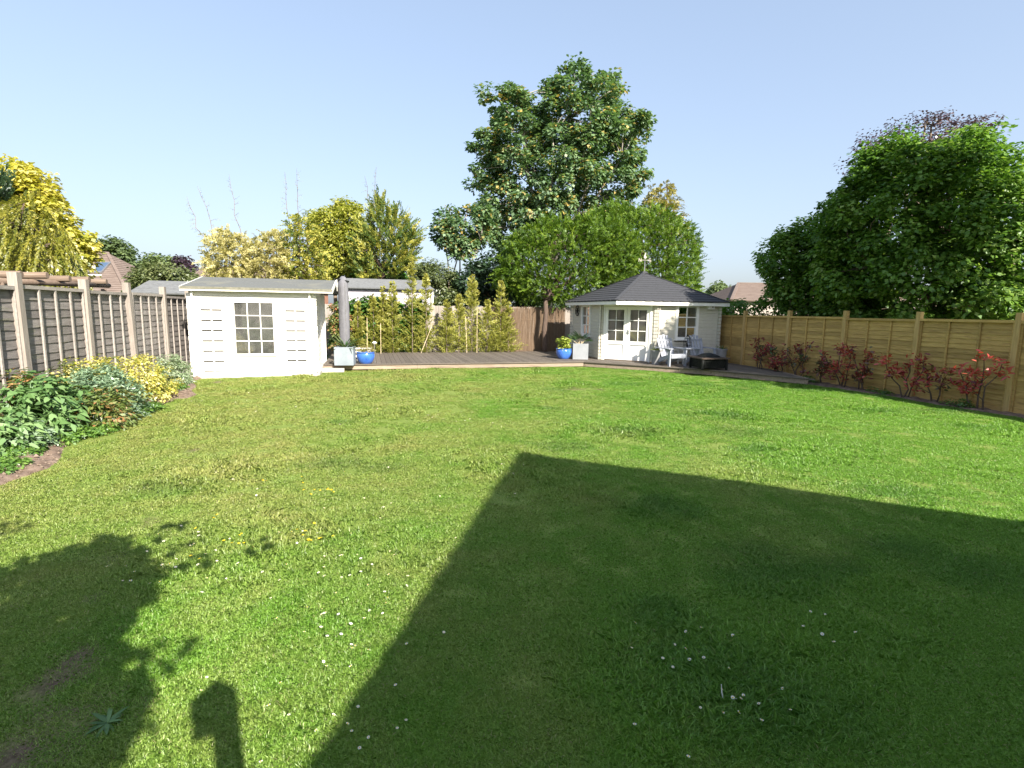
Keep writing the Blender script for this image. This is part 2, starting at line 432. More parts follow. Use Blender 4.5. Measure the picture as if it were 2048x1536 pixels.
X = {}
X['white'] = surf('white_paint', [(.3, (.76, .75, .72)), (.7, (.83, .82, .79))], 3, rough=.5, bump=.05, vary=.03)
X['cream'] = surf('cream_paint', [(.3, (.78, .76, .7)), (.7, (.84, .82, .77))], 5, (1, 8, 8), rough=.6, bump=.12, vary=.04, stain=((.72, .62, .5), 1.3, .66))
X['shedin'] = surf('bare_pine', [(.3, (.3, .2, .11)), (.7, (.42, .29, .17))], 4, (1, 1, 10), vary=.05)
X['gazwall'] = surf('stone_paint', [(.3, (.52, .5, .43)), (.7, (.6, .575, .5))], 5, (1, 6, 6), rough=.6, bump=.12, vary=.03)
X['felt'] = surf('roof_felt', [(.3, (.095, .1, .098)), (.7, (.14, .147, .142))], 60, rough=.95, bump=.4, bump_scale=160, vary=.05, stain=((.16, .16, .135), 1.2, .55))
X['feltedge'] = surf('felt_edge', [(.3, (.12, .12, .09)), (.7, (.2, .19, .15))], 12, rough=.95, bump=.3, vary=.05)
X['shingle'] = surf('slate_shingle', [(.3, (.035, .037, .042)), (.7, (.062, .064, .072))], 26, (1, 1, 1), rough=.85, bump=.3, bump_scale=90, vary=.1)
X['oldwood'] = surf('weathered_wood', [(.25, (.13, .118, .11)), (.55, (.2, .183, .174)), (.8, (.29, .268, .255))], 3, (1.2, 14, 14), rough=.85, bump=.35, vary=.16, stain=((.2, .2, .13), 1.1, .62))
X['oldpost'] = surf('pale_weathered_post', [(.25, (.22, .19, .165)), (.6, (.295, .26, .23)), (.8, (.36, .325, .295))], 3, (12, 12, 1), rough=.85, bump=.25, vary=.07)
X['oldrail'] = surf('pale_weathered_rail', [(.25, (.23, .205, .185)), (.6, (.32, .29, .265)), (.8, (.39, .36, .335))], 3, (2, 9, 9), rough=.85, bump=.25, vary=.09)
X['newwood'] = surf('treated_pine', [(.2, (.28, .17, .055)), (.55, (.43, .28, .095)), (.85, (.52, .36, .14))], 3, (1.2, 12, 12), rough=.75, bump=.25, vary=.22, stain=((.2, .115, .045), 2.6, .6))
X['newpost'] = surf('treated_pine_post', [(.2, (.34, .22, .085)), (.55, (.46, .31, .125)), (.85, (.55, .39, .18))], 3, (10, 10, 1), rough=.75, bump=.2, vary=.07)
X['board'] = surf('silvered_board', [(.25, (.19, .165, .145)), (.55, (.27, .24, .215)), (.8, (.35, .32, .295))], 3, (12, 12, 1), rough=.85, bump=.3, vary=.14)
X['reed'] = surf('brown_reed', [(.25, (.15, .1, .065)), (.6, (.26, .185, .125)), (.85, (.37, .285, .205))], 9, (9, 9, 1), rough=.8, vary=.2, coord='Object')
X['deck'] = surf('grey_decking', [(.2, (.075, .062, .05)), (.5, (.118, .1, .084)), (.85, (.17, .15, .128))], 4, (14, 1, 14), rough=.8, bump=.3, vary=.16, stain=((.1, .1, .065), 1.5, .6))
X['deckface'] = surf('decking_edge', [(.2, (.2, .15, .11)), (.5, (.28, .22, .17)), (.85, (.37, .31, .25))], 3, (1, 12, 12), rough=.8, bump=.3, vary=.1, stain=((.16, .12, .08), 1.5, .55))
X['concrete'] = surf('pale_concrete', [(.3, (.4, .38, .35)), (.7, (.52, .5, .46))], 9, rough=.9, bump=.4, vary=.05)
X['zinc'] = surf('zinc', [(.3, (.19, .22, .255)), (.7, (.25, .285, .32))], 3, rough=.55, bump=.05, vary=.06, metal=.1)
X['stonepot'] = surf('pale_grey_planter', [(.3, (.2, .215, .23)), (.7, (.26, .275, .29))], 4, rough=.7, bump=.1, vary=.05)
X['potgrey'] = surf('grey_plastic_pot', [(.3, (.2, .2, .205)), (.7, (.27, .27, .275))], 6, rough=.6, bump=.1, vary=.05)
X['blue'] = surf('blue_glaze', [(.3, (.03, .1, .42)), (.7, (.06, .19, .62))], 5, rough=.16, spec=.6, coat=.6, vary=.05)
X['chair'] = surf('pale_grey_paint', [(.3, (.25, .27, .32)), (.7, (.33, .35, .4))], 5, (4, 4, 4), rough=.6, vary=.06)
X['black'] = surf('black_metal', [(.3, (.008, .009, .009)), (.7, (.018, .02, .02))], 8, rough=.55, vary=.05, spec=.15)
X['tile'] = surf('slate_rim', [(.3, (.05, .035, .03)), (.7, (.09, .065, .052))], 9, rough=.55, vary=.1)
X['canvas'] = surf('grey_canvas', [(.3, (.125, .125, .14)), (.7, (.165, .165, .185))], 6, (3, 3, 1), rough=.85, bump=.3, vary=.03)
X['lilac'] = surf('lilac_white_paint', [(.3, (.36, .345, .385)), (.7, (.43, .415, .455))], 4, (1, 8, 8), rough=.7, vary=.04)
X['soil'] = surf('soil', [(.25, (.09, .06, .043)), (.5, (.165, .118, .09)), (.8, (.27, .205, .16))], 9, rough=.95, bump=1., bump_scale=30, vary=0, detail=8)
X['bark'] = surf('bark', [(.25, (.1, .075, .055)), (.6, (.19, .15, .115)), (.85, (.3, .25, .2))], 5, (6, 6, 1), rough=.9, bump=.6, vary=.1)
X['palebark'] = surf('pale_bark', [(.25, (.24, .21, .18)), (.6, (.36, .33, .29)), (.85, (.48, .45, .4))], 5, (5, 5, 1), rough=.85, bump=.4, vary=.1)
X['redbark'] = surf('reddish_bark', [(.25, (.06, .042, .033)), (.6, (.11, .078, .06)), (.85, (.17, .125, .1))], 5, (7, 7, 1), rough=.9, bump=.6, vary=.1)
X['cane'] = surf('bamboo_cane', [(.3, (.5, .4, .24)), (.7, (.66, .56, .38))], 5, (1, 1, 1), rough=.6, vary=.05)
X['tileroof'] = surf('clay_tile', [(.25, (.12, .088, .074)), (.5, (.165, .127, .108)), (.8, (.225, .182, .158))], 1.6, (1, 5, 5), rough=.9, bump=.3, vary=.06)
X['brick'] = surf('red_brick', [(.3, (.26, .12, .08)), (.7, (.4, .2, .14))], 5, rough=.9, vary=.15)
X['render'] = surf('render_wall', [(.3, (.3, .26, .23)), (.7, (.38, .33, .3))], 3, rough=.9, vary=.03)
X['slate'] = surf('grey_roofing', [(.3, (.12, .126, .132)), (.7, (.17, .178, .185))], 9, rough=.9, vary=.04)
X['logwood'] = surf('rustic_log', [(.25, (.13, .09, .065)), (.6, (.2, .15, .115)), (.85, (.28, .22, .175))], 4, (1, 8, 8), rough=.85, bump=.3, vary=.12)
X['glass'] = glass('window_glass')
X['red'] = surf('red_felt', [(.3, (.3, .02, .03)), (.7, (.4, .03, .04))], 6, vary=0)
X['gold'] = surf('pale_brass', [(.3, (.4, .37, .3)), (.7, (.5, .47, .4))], 8, rough=.4, vary=.03, metal=.2)
X['petal'] = surf('white_petal', [(.3, (.78, .78, .76)), (.7, (.85, .84, .84))], 20, vary=.03, rough=.6)
X['yolk'] = surf('yellow_flower', [(.3, (.72, .45, .01)), (.7, (.85, .58, .02))], 20, vary=.06, rough=.6)
X['stem'] = surf('green_stem', [(.3, (.1, .2, .04)), (.7, (.15, .26, .06))], 20, vary=.1, rough=.6)
X['dark'] = surf('hollow_shade', [(.3, (.03, .028, .025)), (.7, (.05, .045, .04))], 4, vary=0)  # near-black standing in for the shade inside hollows
X['steel'] = surf('steel', [(.3, (.35, .35, .35)), (.7, (.5, .5, .5))], 8, rough=.35, metal=.8, vary=.03)

LF = {}
LF['sycamore'] = leafm('sycamore_leaf', [(.0, (.045, .1, .04)), (.45, (.115, .2, .082)), (.78, (.19, .28, .11)), (.86, (.36, .26, .06)), (1., (.5, .37, .1))], .35, gloss=.05, gr=.55)
LF['thuja'] = leafm('thuja_spray', [(.0, (.04, .085, .01)), (.5, (.095, .175, .016)), (1., (.2, .28, .03))], .36, gloss=.02)
LF['golden'] = leafm('golden_spray', [(.0, (.11, .12, .015)), (.5, (.27, .24, .04)), (1., (.45, .38, .1))], .35)
LF['dark'] = leafm('dark_evergreen_leaf', [(.0, (.012, .03, .012)), (.5, (.025, .055, .02)), (1., (.05, .09, .03))], .25)
LF['olive'] = leafm('olive_leaf', [(.0, (.05, .075, .02)), (.5, (.1, .13, .04)), (1., (.18, .2, .08))], .3)
LF['laurel'] = leafm('laurel_leaf', [(.0, (.03, .1, .012)), (.5, (.07, .19, .025)), (1., (.14, .28, .05))], .3, gloss=.03)
LF['pale'] = leafm('pale_yellow_spray', [(.0, (.2, .19, .06)), (.5, (.45, .41, .17)), (1., (.66, .6, .32))], .4, gloss=.02)
LF['yellowgreen'] = leafm('yellow_green_leaf', [(.0, (.13, .17, .02)), (.5, (.32, .34, .06)), (1., (.5, .48, .13))], .42, gloss=.02)
LF['conifer'] = leafm('conifer_spray', [(.0, (.04, .09, .025)), (.45, (.12, .17, .035)), (.75, (.32, .31, .05)), (1., (.52, .47, .11))], .35, gloss=.02)
LF['maple'] = leafm('yellow_maple_leaf', [(.0, (.12, .17, .012)), (.4, (.3, .31, .026)), (.7, (.46, .41, .055)), (1., (.64, .57, .18))], .42)
LF['droop'] = leafm('golden_drooping_spray', [(.0, (.08, .11, .008)), (.5, (.21, .21, .02)), (1., (.36, .32, .05))], .35)
LF['lime'] = leafm('lime_leaf', [(.0, (.045, .11, .016)), (.5, (.115, .225, .032)), (.85, (.17, .28, .05)), (1., (.25, .35, .09))], .4, gloss=.025)
LF['purple'] = leafm('purple_leaf', [(.0, (.03, .018, .03)), (.5, (.06, .035, .055)), (1., (.11, .07, .09))], .3)
LF['far'] = leafm('distant_leaf', [(.0, (.07, .105, .045)), (.5, (.13, .18, .075)), (1., (.2, .25, .11))], .3, gloss=.02)
LF['young'] = leafm('young_conifer_spray', [(.0, (.12, .14, .025)), (.5, (.27, .28, .055)), (1., (.5, .47, .13))], .4, gloss=.02)
LF['ivy'] = leafm('ivy_leaf', [(.0, (.02, .06, .012)), (.5, (.06, .15, .025)), (1., (.15, .25, .05))], .3, gloss=.04)
LF['rhodo'] = leafm('big_glossy_leaf', [(.0, (.06, .13, .035)), (.5, (.13, .235, .075)), (1., (.23, .34, .14))], .25, gloss=.035, gr=.5)
LF['bluegreen'] = leafm('blue_green_leaf', [(.0, (.08, .145, .075)), (.5, (.19, .285, .165)), (1., (.33, .43, .28))], .25)
LF['euonymus'] = leafm('golden_euonymus_leaf', [(.0, (.1, .17, .015)), (.25, (.22, .27, .03)), (.65, (.5, .44, .07)), (1., (.74, .68, .3))], .35)
LF['variegated'] = leafm('variegated_leaf', [(.0, (.1, .16, .07)), (.5, (.26, .34, .2)), (1., (.48, .53, .38))], .3)
LF['nandina'] = leafm('nandina_leaf', [(.0, (.06, .11, .02)), (.55, (.17, .22, .05)), (.8, (.3, .2, .07)), (1., (.42, .16, .07))], .35)
LF['pieris'] = leafm('pieris_leaf', [(.0, (.05, .1, .02)), (.4, (.14, .2, .05)), (.65, (.45, .25, .1)), (1., (.6, .22, .1))], .35)
LF['cover'] = leafm('ground_cover_leaf', [(.0, (.05, .12, .015)), (.5, (.12, .24, .03)), (1., (.22, .34, .07))], .35)
LF['photinia'] = leafm('photinia_leaf', [(.0, (.05, .1, .03)), (.25, (.1, .09, .04)), (.45, (.16, .02, .025)), (.8, (.32, .035, .035)), (1., (.5, .08, .06))], .35, gloss=.05)
LF['palm'] = leafm('palm_leaf', [(.0, (.03, .08, .03)), (.5, (.07, .15, .05)), (1., (.22, .25, .09))], .25)
LF['limeplant'] = leafm('lime_green_leaf', [(.0, (.15, .22, .02)), (.5, (.35, .42, .06)), (1., (.5, .52, .14))], .35)
LF['wispy'] = leafm('wispy_leaf', [(.0, (.12, .13, .03)), (.5, (.26, .25, .07)), (1., (.42, .3, .14))], .3)

# ------------------------------------------------------------------ ground, lawn, soil
def deck_front(a):
    if a < 7.0: return 16.75
    if a < 9.7: return 16.75 + (14.07-16.75)*(a-7.0)/2.7
    return 14.07 + (11.6-14.07)*(a-9.7)/1.5

def bed_edge(b):
    return -3.78 + .16*math.sin(b*1.1+.6) + .07*math.sin(b*3.7) - .3*max(0, min(1, (b-12.5)/2))

mb = MB(); mb.add([(-400, -60, 0), (400, -60, 0), (400, 900, 0), (-400, 900, 0)], [(0, 1, 2, 3)])
ground_m = surf('rough_grass_ground', [(.3, (.05, .08, .025)), (.7, (.1, .13, .045))], .6, rough=.95, vary=0)
tag(mb.build('ground', ground_m, None, (0, 0, -.06)), kind='structure')

def grid(name, a0, a1, b0, b1, na, nb, zf, mat):
    me = bpy.data.meshes.new(name); vs = []; fs = []
    for j in range(nb+1):
        for i in range(na+1):
            a = a0+(a1-a0)*i/na; b = b0+(b1-b0)*j/nb; p = W(a, b, zf(a, b)); vs.append(tuple(p))
    for j in range(nb):
        for i in range(na):
            k = j*(na+1)+i; fs.append((k, k+1, k+na+2, k+na+1))
    me.from_pydata(vs, [], fs); me.materials.append(mat)
    me.polygons.foreach_set('use_smooth', [True]*len(fs)); me.update()
    return link(name, me)

# worn track and bare patches in the lawn: (x, y, radius)
WORN = [(-2.05, 2.0, .22), (-1.98, 2.2, .16), (-2.2, 2.42, .2), (-2.28, 2.6, .12), (-2.62, 3.15, .1), (-2.9, 3.75, .09), (-3.12, 4.35, .1), (-3.2, 4.72, .07),
        (-1.82, 1.98, .11), (-1.72, 2.22, .1), (-4.1, 6.8, .12), (-6.9, 13.5, .22), (-6.3, 13.75, .14), (1.5, 12.8, .28), (2.1, 12.7, .16), (-5.3, 14.3, .16), (-7.35, 13.1, .2)]
def worn(x, y):
    w = 0.
    for cx, cy, r in WORN:
        d = math.hypot(x-cx, (y-cy)*.8)/r
        w = max(w, max(0., 1.15-d*.8))
    return min(w, 1.)*max(0., min(1., .85+.5*math.sin(x*17+math.sin(y*13)*1.5)*math.sin(y*19+x*7)))

# the lawn sheet under the blades
m, nt, out = new_mat('lawn_thatch')
tc = nt.nodes.new('ShaderNodeNewGeometry')
n1 = noise(nt, tc.outputs['Position'], 55, 6); n2 = noise(nt, tc.outputs['Position'], .8, 3)
r1 = ramp(nt, [(.25, (.07, .12, .022)), (.5, (.15, .21, .045)), (.75, (.27, .28, .095))])
mixn = math_n(nt, 'MULTIPLY_ADD', n2.outputs[0], .5); nt.nodes[-1].inputs[2].default_value = 0
addn = math_n(nt, 'ADD', math_n(nt, 'MULTIPLY', n1.outputs[0], .75), math_n(nt, 'MULTIPLY', n2.outputs[0], .25))
nt.links.new(addn, r1.inputs[0])
wa = nt.nodes.new('ShaderNodeAttribute'); wa.attribute_name = 'worn'
r2 = ramp(nt, [(.3, (.07, .047, .034)), (.7, (.17, .12, .088))]); nt.links.new(n1.outputs[0], r2.inputs[0])
mx = nt.nodes.new('ShaderNodeMixRGB'); nt.links.new(wa.outputs['Fac'], mx.inputs[0]); nt.links.new(r1.outputs[0], mx.inputs[1]); nt.links.new(r2.outputs[0], mx.inputs[2])
p = nt.nodes.new('ShaderNodeBsdfPrincipled'); p.inputs['Roughness'].default_value = .95; p.inputs['Specular IOR Level'].default_value = .1
bp = nt.nodes.new('ShaderNodeBump'); bp.inputs['Strength'].default_value = .8; bp.inputs['Distance'].default_value = .02
nt.links.new(n1.outputs[0], bp.inputs['Height']); nt.links.new(bp.outputs[0], p.inputs['Normal'])
nt.links.new(mx.outputs[0], p.inputs['Base Color']); nt.links.new(p.outputs[0], out.inputs[0])
def lawn_z(a, b):
    return .012*math.sin(a*1.3+b*.7) + .01*math.sin(b*2.1-a*.6)
lawn = grid('lawn', -4.9, 11.95, -6, 17.2, 170, 230, lawn_z, m)
at = lawn.data.attributes.new('worn', 'FLOAT', 'POINT')
at.data.foreach_set('value', [worn(v.co.x, v.co.y) for v in lawn.data.vertices])
tag(lawn, kind='structure')

def bed_z(a, b):
    e = bed_edge(b)
    t = (e+.06-a)/.35
    if t < 0: return -.05
    h = .025 + .1*min(1, max(0, (e-a)/1.2))
    nz = .012*math.sin(a*17+b*11) + .012*math.sin(b*23-a*13) + .01*math.sin(a*41+b*37)
    return -.05 + (h+.05)*min(1, t*3) + nz*min(1, t*2)
tag(grid('flower_bed', -5.2, -3.2, -2, 20, 60, 420, bed_z, X['soil']), kind='structure')
def rbed_z(a, b):
    t = (a-11.5-.06*math.sin(b*2.3))/.15
    return -.05 + .085*min(1, max(0, t)) + (.012*math.sin(a*19+b*13)+.01*math.sin(b*31))*min(1, max(0, t))
tag(grid('border_soil', 11.3, 12.1, 2, 21, 20, 320, rbed_z, X['soil']), kind='structure')

# clods and small stones on the bare soil
mb = MB()
for _ in range(900):
    b = U(4.8, 14.6); a = bed_edge(b) - abs(NPR.normal(0, .35)) - .02
    if a < -5: continue
    s = U(.008, .03)*(1.6 if U(0, 1) < .08 else 1); c = W(a, b, bed_z(a, b)+s*.3)
    vs = [c+Vector((U(.6, 1)*s*dx, U(.6, 1)*s*dy, U(.5, .9)*s*dz)) for dx, dy, dz in ((1,0,0),(-1,0,0),(0,1,0),(0,-1,0),(0,0,1),(0,0,-1))]
    mb.add(vs, [(0,2,4),(2,1,4),(1,3,4),(3,0,4),(2,0,5),(1,2,5),(3,1,5),(0,3,5)])
clod = surf('clods', [(.3, (.1, .07, .05)), (.7, (.24, .19, .15))], 14, rough=.95, vary=0, bump=.3)
tag(mb.build('soil_clods', clod), 'loose clods and stones on the bare flower bed soil', 'soil', kind='stuff')

# ------------------------------------------------------------------ grass blades
gm, nt, out = new_mat('grass_blade')
geo = nt.nodes.new('ShaderNodeNewGeometry'); a_ = nt.nodes.new('ShaderNodeAttribute'); a_.attribute_name = 'tint'
n1 = noise(nt, geo.outputs['Position'], .55, 3, .6, .4); n2 = noise(nt, geo.outputs['Position'], 3.2, 3, .6, .3); n3 = noise(nt, geo.outputs['Position'], .16, 2)
fresh = ramp(nt, [(0, (.13, .265, .028)), (.5, (.225, .455, .048)), (.86, (.34, .58, .1)), (1, (.46, .5, .2))]); nt.links.new(a_.outputs['Fac'], fresh.inputs[0])
dry = ramp(nt, [(0, (.19, .26, .05)), (.45, (.47, .53, .14)), (.8, (.6, .57, .21)), (1, (.6, .53, .28))]); nt.links.new(a_.outputs['Fac'], dry.inputs[0])
sx = nt.nodes.new('ShaderNodeSeparateXYZ'); nt.links.new(geo.outputs['Position'], sx.inputs[0])
mr = nt.nodes.new('ShaderNodeMapRange'); mr.inputs[1].default_value = 6; mr.inputs[2].default_value = -4; mr.inputs[3].default_value = -.2; mr.inputs[4].default_value = .17
nt.links.new(sx.outputs[0], mr.inputs[0])
s1 = math_n(nt, 'ADD', math_n(nt, 'MULTIPLY', n1.outputs[0], .75), math_n(nt, 'MULTIPLY', n2.outputs[0], .35)); my = nt.nodes.new('ShaderNodeMapRange'); my.inputs[1].default_value = 2.5; my.inputs[2].default_value = 6; my.inputs[3].default_value = -.11; my.inputs[4].default_value = 0  # near lawn kept less dry, its shaded green put into the colour
nt.links.new(sx.outputs[1], my.inputs[0]); s2 = math_n(nt, 'ADD', math_n(nt, 'ADD', s1, mr.outputs[0]), my.outputs[0])
dr = ramp(nt, [(.42, (0, 0, 0)), (.78, (1, 1, 1))]); nt.links.new(s2, dr.inputs[0])
mx = nt.nodes.new('ShaderNodeMixRGB'); nt.links.new(dr.outputs[0], mx.inputs[0]); nt.links.new(fresh.outputs[0], mx.inputs[1]); nt.links.new(dry.outputs[0], mx.inputs[2])
d = nt.nodes.new('ShaderNodeBsdfDiffuse'); t = nt.nodes.new('ShaderNodeBsdfTranslucent'); g = nt.nodes.new('ShaderNodeBsdfGlossy'); g.inputs['Roughness'].default_value = .4
lu = nt.nodes.new('ShaderNodeAttribute'); lu.attribute_type = 'INSTANCER'; lu.attribute_name = 'lush'
lm = nt.nodes.new('ShaderNodeMixRGB'); lm.inputs[2].default_value = (.055, .19, .03, 1); nt.links.new(lu.outputs['Fac'], lm.inputs[0]); nt.links.new(mx.outputs[0], lm.inputs[1]); mx = lm
nt.links.new(mx.outputs[0], d.inputs[0]); nt.links.new(mx.outputs[0], t.inputs[0])
m1 = nt.nodes.new('ShaderNodeMixShader'); m1.inputs[0].default_value = .4; nt.links.new(d.outputs[0], m1.inputs[1]); nt.links.new(t.outputs[0], m1.inputs[2])
m2 = nt.nodes.new('ShaderNodeMixShader'); m2.inputs[0].default_value = .04; nt.links.new(m1.outputs[0], m2.inputs[1]); nt.links.new(g.outputs[0], m2.inputs[2])
nt.links.new(m2.outputs[0], out.inputs[0])

def tuft(n, R, h0, h1, w, name):
    P = rdir(n)*(NPR.random(n)**.5*R)[:, None]; P[:, 2] = 0
    az = NPR.uniform(0, 2*math.pi, n); lean = NPR.uniform(.5, 1.45, n); h = NPR.uniform(h0, h1, n)
    dxy = np.stack([np.cos(az), np.sin(az), np.zeros(n)], 1); sd = np.stack([-np.sin(az), np.cos(az), np.zeros(n)], 1)
    tw = NPR.uniform(-.6, .6, n); sd = sd*np.cos(tw)[:, None] + dxy*np.sin(tw)[:, None]
    up_ = np.array([0, 0, 1.])
    l = lean[:, None]; hh = h[:, None]
    mid = P + dxy*hh*.45*np.sin(l*.6) + up_*hh*.5
    tip = P + dxy*hh*np.sin(l)*.95 + up_*hh*np.maximum(np.cos(l), .3)
    ww = (w*NPR.uniform(.7, 1.3, n))[:, None]
    V = np.stack([P-sd*ww*.5, P+sd*ww*.5, mid+sd*ww*.42, tip, mid-sd*ww*.42], 1).reshape(-1, 3)
    return quad_mesh(name, V, np.clip(NPR.normal(.45, .17, n)+(NPR.random(n) < .06)*.4, 0, 1), gm, 5)

tufts = bpy.data.collections.new('tuft_sources')
for i, args in enumerate([(330, .17, .014, .033, .0024), (330, .17, .014, .036, .0026), (280, .15, .028, .06, .003)]):
    tufts.objects.link(bpy.data.objects.new('grass_tuft', tuft(*args, 'grass_tuft')))

px, py, sc, rz, ix, lush = [], [], [], [], [], []
LUSH = [(U(.5, 9), U(5.5, 14.5), U(.12, .34)) for _ in range(26)]+[(U(-4.5, 1), U(4.5, 13), U(.1, .26)) for _ in range(5)]+[(U(.6, 3.6), U(2.2, 5), U(.1, .3)) for _ in range(12)]
BROWN = [(U(-5, -.5), U(6, 12.5), U(.15, .5)) for _ in range(12)]
def lawn_noise(x, y):
    return .5+.25*math.sin(x*1.9+math.sin(y*1.3)*1.7)+.25*math.sin(y*2.3+math.sin(x*1.1)*2)
for _ in range(26000):
    y = 1.3 + 17.5*U(0, 1)**1.45; x = U(-1.15, 1.12)*(y+1.2)
    v = Vector((x, y, 0)); a, b = v.dot(Q), v.dot(G)
    if a < bed_edge(b)+NPR.normal(0, .1)+.06*math.sin(b*9) or a > 11.55+NPR.normal(0, .05): continue
    if b > deck_front(a)-.03: continue
    if -4.75 < a < -1.3 and b > 15.33: continue
    if b > 13.9 and a < -4.2: continue
    w = worn(x, y)
    if w > U(.15, .85): continue
    far = max(0, (y-5)/12)
    s = (.85 + .5*far)*U(.8, 1.15)
    lv = 0.
    for cx, cy, r_ in LUSH:
        d_ = math.hypot((x-cx)*.6, y-cy)/r_
        if d_ < 1.3: lv = max(lv, min(1, 1.5-d_)*U(.5, 1))
    if any(math.hypot((x-cx)*.7, y-cy) < r_ for cx, cy, r_ in BROWN) and U(0, 1) < .45: s *= .6
    s *= 1+.35*lv
    tall = lawn_noise(x, y)
    if tall > .86 and U(0, 1) < .55: s *= 1.35
    px.append(x); py.append(y); sc.append(s*(1-.45*w)); lush.append(lv*.5); rz.append(U(0, 6.28)); ix.append(2 if (U(0, 1) < .25 and tall > .6) else int(U(0, 2)))
me = bpy.data.meshes.new('grass')
me.vertices.add(len(px))
co = np.zeros((len(px), 3), np.float32); co[:, 0] = px; co[:, 1] = py
for i in range(len(px)):
    v = Vector((px[i], py[i], 0)); co[i, 2] = lawn_z(v.dot(Q), v.dot(G))-.004
me.vertices.foreach_set('co', co.ravel())
for nme, ty, val in (('scl', 'FLOAT', sc), ('pick', 'INT', ix), ('lush', 'FLOAT', lush)):
    at = me.attributes.new(nme, ty, 'POINT'); at.data.foreach_set('value', val)
at = me.attributes.new('rot', 'FLOAT_VECTOR', 'POINT'); rv = np.zeros((len(px), 3), np.float32); rv[:, 2] = rz; at.data.foreach_set('vector', rv.ravel())
me.update()
grass = link('grass', me)
tag(grass, 'mown grass blades of the sunny lawn with dry yellowish patches', 'grass', kind='stuff')
ng = bpy.data.node_groups.new('grass_scatter', 'GeometryNodeTree')
ng.interface.new_socket('Geometry', in_out='INPUT', socket_type='NodeSocketGeometry')
ng.interface.new_socket('Geometry', in_out='OUTPUT', socket_type='NodeSocketGeometry')
gi = ng.nodes.new('NodeGroupInput'); go = ng.nodes.new('NodeGroupOutput'); ip = ng.nodes.new('GeometryNodeInstanceOnPoints')
ci = ng.nodes.new('GeometryNodeCollectionInfo'); ci.inputs['Collection'].default_value = tufts; ci.inputs['Separate Children'].default_value = True; ci.inputs['Reset Children'].default_value = True
def attr_node(name, ty):
    n = ng.nodes.new('GeometryNodeInputNamedAttribute'); n.data_type = ty; n.inputs['Name'].default_value = name; return n.outputs[0]
ng.links.new(gi.outputs[0], ip.inputs['Points']); ng.links.new(ci.outputs[0], ip.inputs['Instance'])
ip.inputs['Pick Instance'].default_value = True
ng.links.new(attr_node('pick', 'INT'), ip.inputs['Instance Index']); ng.links.new(attr_node('rot', 'FLOAT_VECTOR'), ip.inputs['Rotation']); ng.links.new(attr_node('scl', 'FLOAT'), ip.inputs['Scale'])
ng.links.new(ip.outputs[0], go.inputs[0])
md = grass.modifiers.new('scatter', 'NODES'); md.node_group = ng

# ------------------------------------------------------------------ shared building bits
def log_profile(z0, z1, t=.04, c=.012):
    return [(t, z0), (c, z0), (0, z0+c*1.1), (0, z1-c*1.1), (c, z1), (t, z1)]

def log_wall(parent, p0, p1, z0, z1, pitch, name, mat, openings=(), rz_extra=0., over=0.):
    p0 = Vector((p0[0], p0[1], 0)); p1 = Vector((p1[0], p1[1], 0)); L = (p1-p0).length
    mb = MB(); n = max(1, round((z1-z0)/pitch)); ph = (z1-z0)/n
    for k in range(n):
        a, b = z0+k*ph, z0+(k+1)*ph; segs = [(-over, L+over)]
        for x0, x1, o0, o1 in openings:
            if o0 < (a+b)/2 < o1:
                new = []
                for s0, s1 in segs:
                    if x1 <= s0 or x0 >= s1: new.append((s0, s1)); continue
                    if x0 > s0: new.append((s0, x0))
                    if x1 < s1: new.append((x1, s1))
                segs = new
        for s0, s1 in segs: mb.prism(log_profile(a, b), 'x', s0, s1)
    o = mb.build(name, mat, parent, p0, (0, 0, math.atan2(p1.y-p0.y, p1.x-p0.x)))
    o['kind'] = 'stuff'
    return o

def corner_joint(parent, p, ang, z0, z1, pitch, mat, ext=.11, name='corner_joint'):
    """stacked log ends that stick out past a corner"""
    mb = MB(); n = round((z1-z0)/pitch); ph = (z1-z0)/n
    for k in range(n):
        a = z0+k*ph; s = .006*(k % 2)
        mb.box(-.022, .022, -ext+s, .02, a+.008, a+ph-.008)
    o = mb.build(name, mat, parent, (p[0], p[1], 0), (0, 0, ang)); o['kind'] = 'stuff'
    return o

def window(parent, loc, rz, w, h, cols, rows, fr=.05, bar=.022, mat=None, name='window', out=.012, depth=.06, sill=True):
    """frame and glazing bars in the xz plane facing -y, each pane a sub-part"""
    mat = mat or X['white']; mb = MB()
    for x0, x1 in ((-w/2, -w/2+fr), (w/2-fr, w/2)): mb.box(x0, x1, -out, depth, 0, h)
    for z0, z1 in ((0, fr), (h-fr, h)): mb.box(-w/2+fr, w/2-fr, -out+.002, depth, z0, z1)
    iw, ih = w-2*fr, h-2*fr; pw, ph = iw/cols, ih/rows
    for c in range(1, cols): x = -iw/2+c*pw; mb.box(x-bar/2, x+bar/2, .004, depth-.01, fr, h-fr)
    for r in range(1, rows): z = fr+r*ph; mb.box(-iw/2, iw/2, .007, depth-.013, z-bar/2, z+bar/2)
    if sill: mb.box(-w/2-.03, w/2+.03, -out-.035, .01, -.03, .012)
    o = mb.build(name, mat, parent, loc, (0, 0, rz))
    for c in range(cols):
        for r in range(rows):
            pm = MB(); x = -iw/2+c*pw; z = fr+r*ph
            pm.add([(x+.004, .026, z+.004), (x+pw-.004, .026, z+.004), (x+pw-.004, .026+U(-.0015, .0015), z+ph-.004), (x+.004, .026, z+ph-.004)], [(0, 1, 2, 3)])
            pm.build('pane', X['glass'], o)
    return o

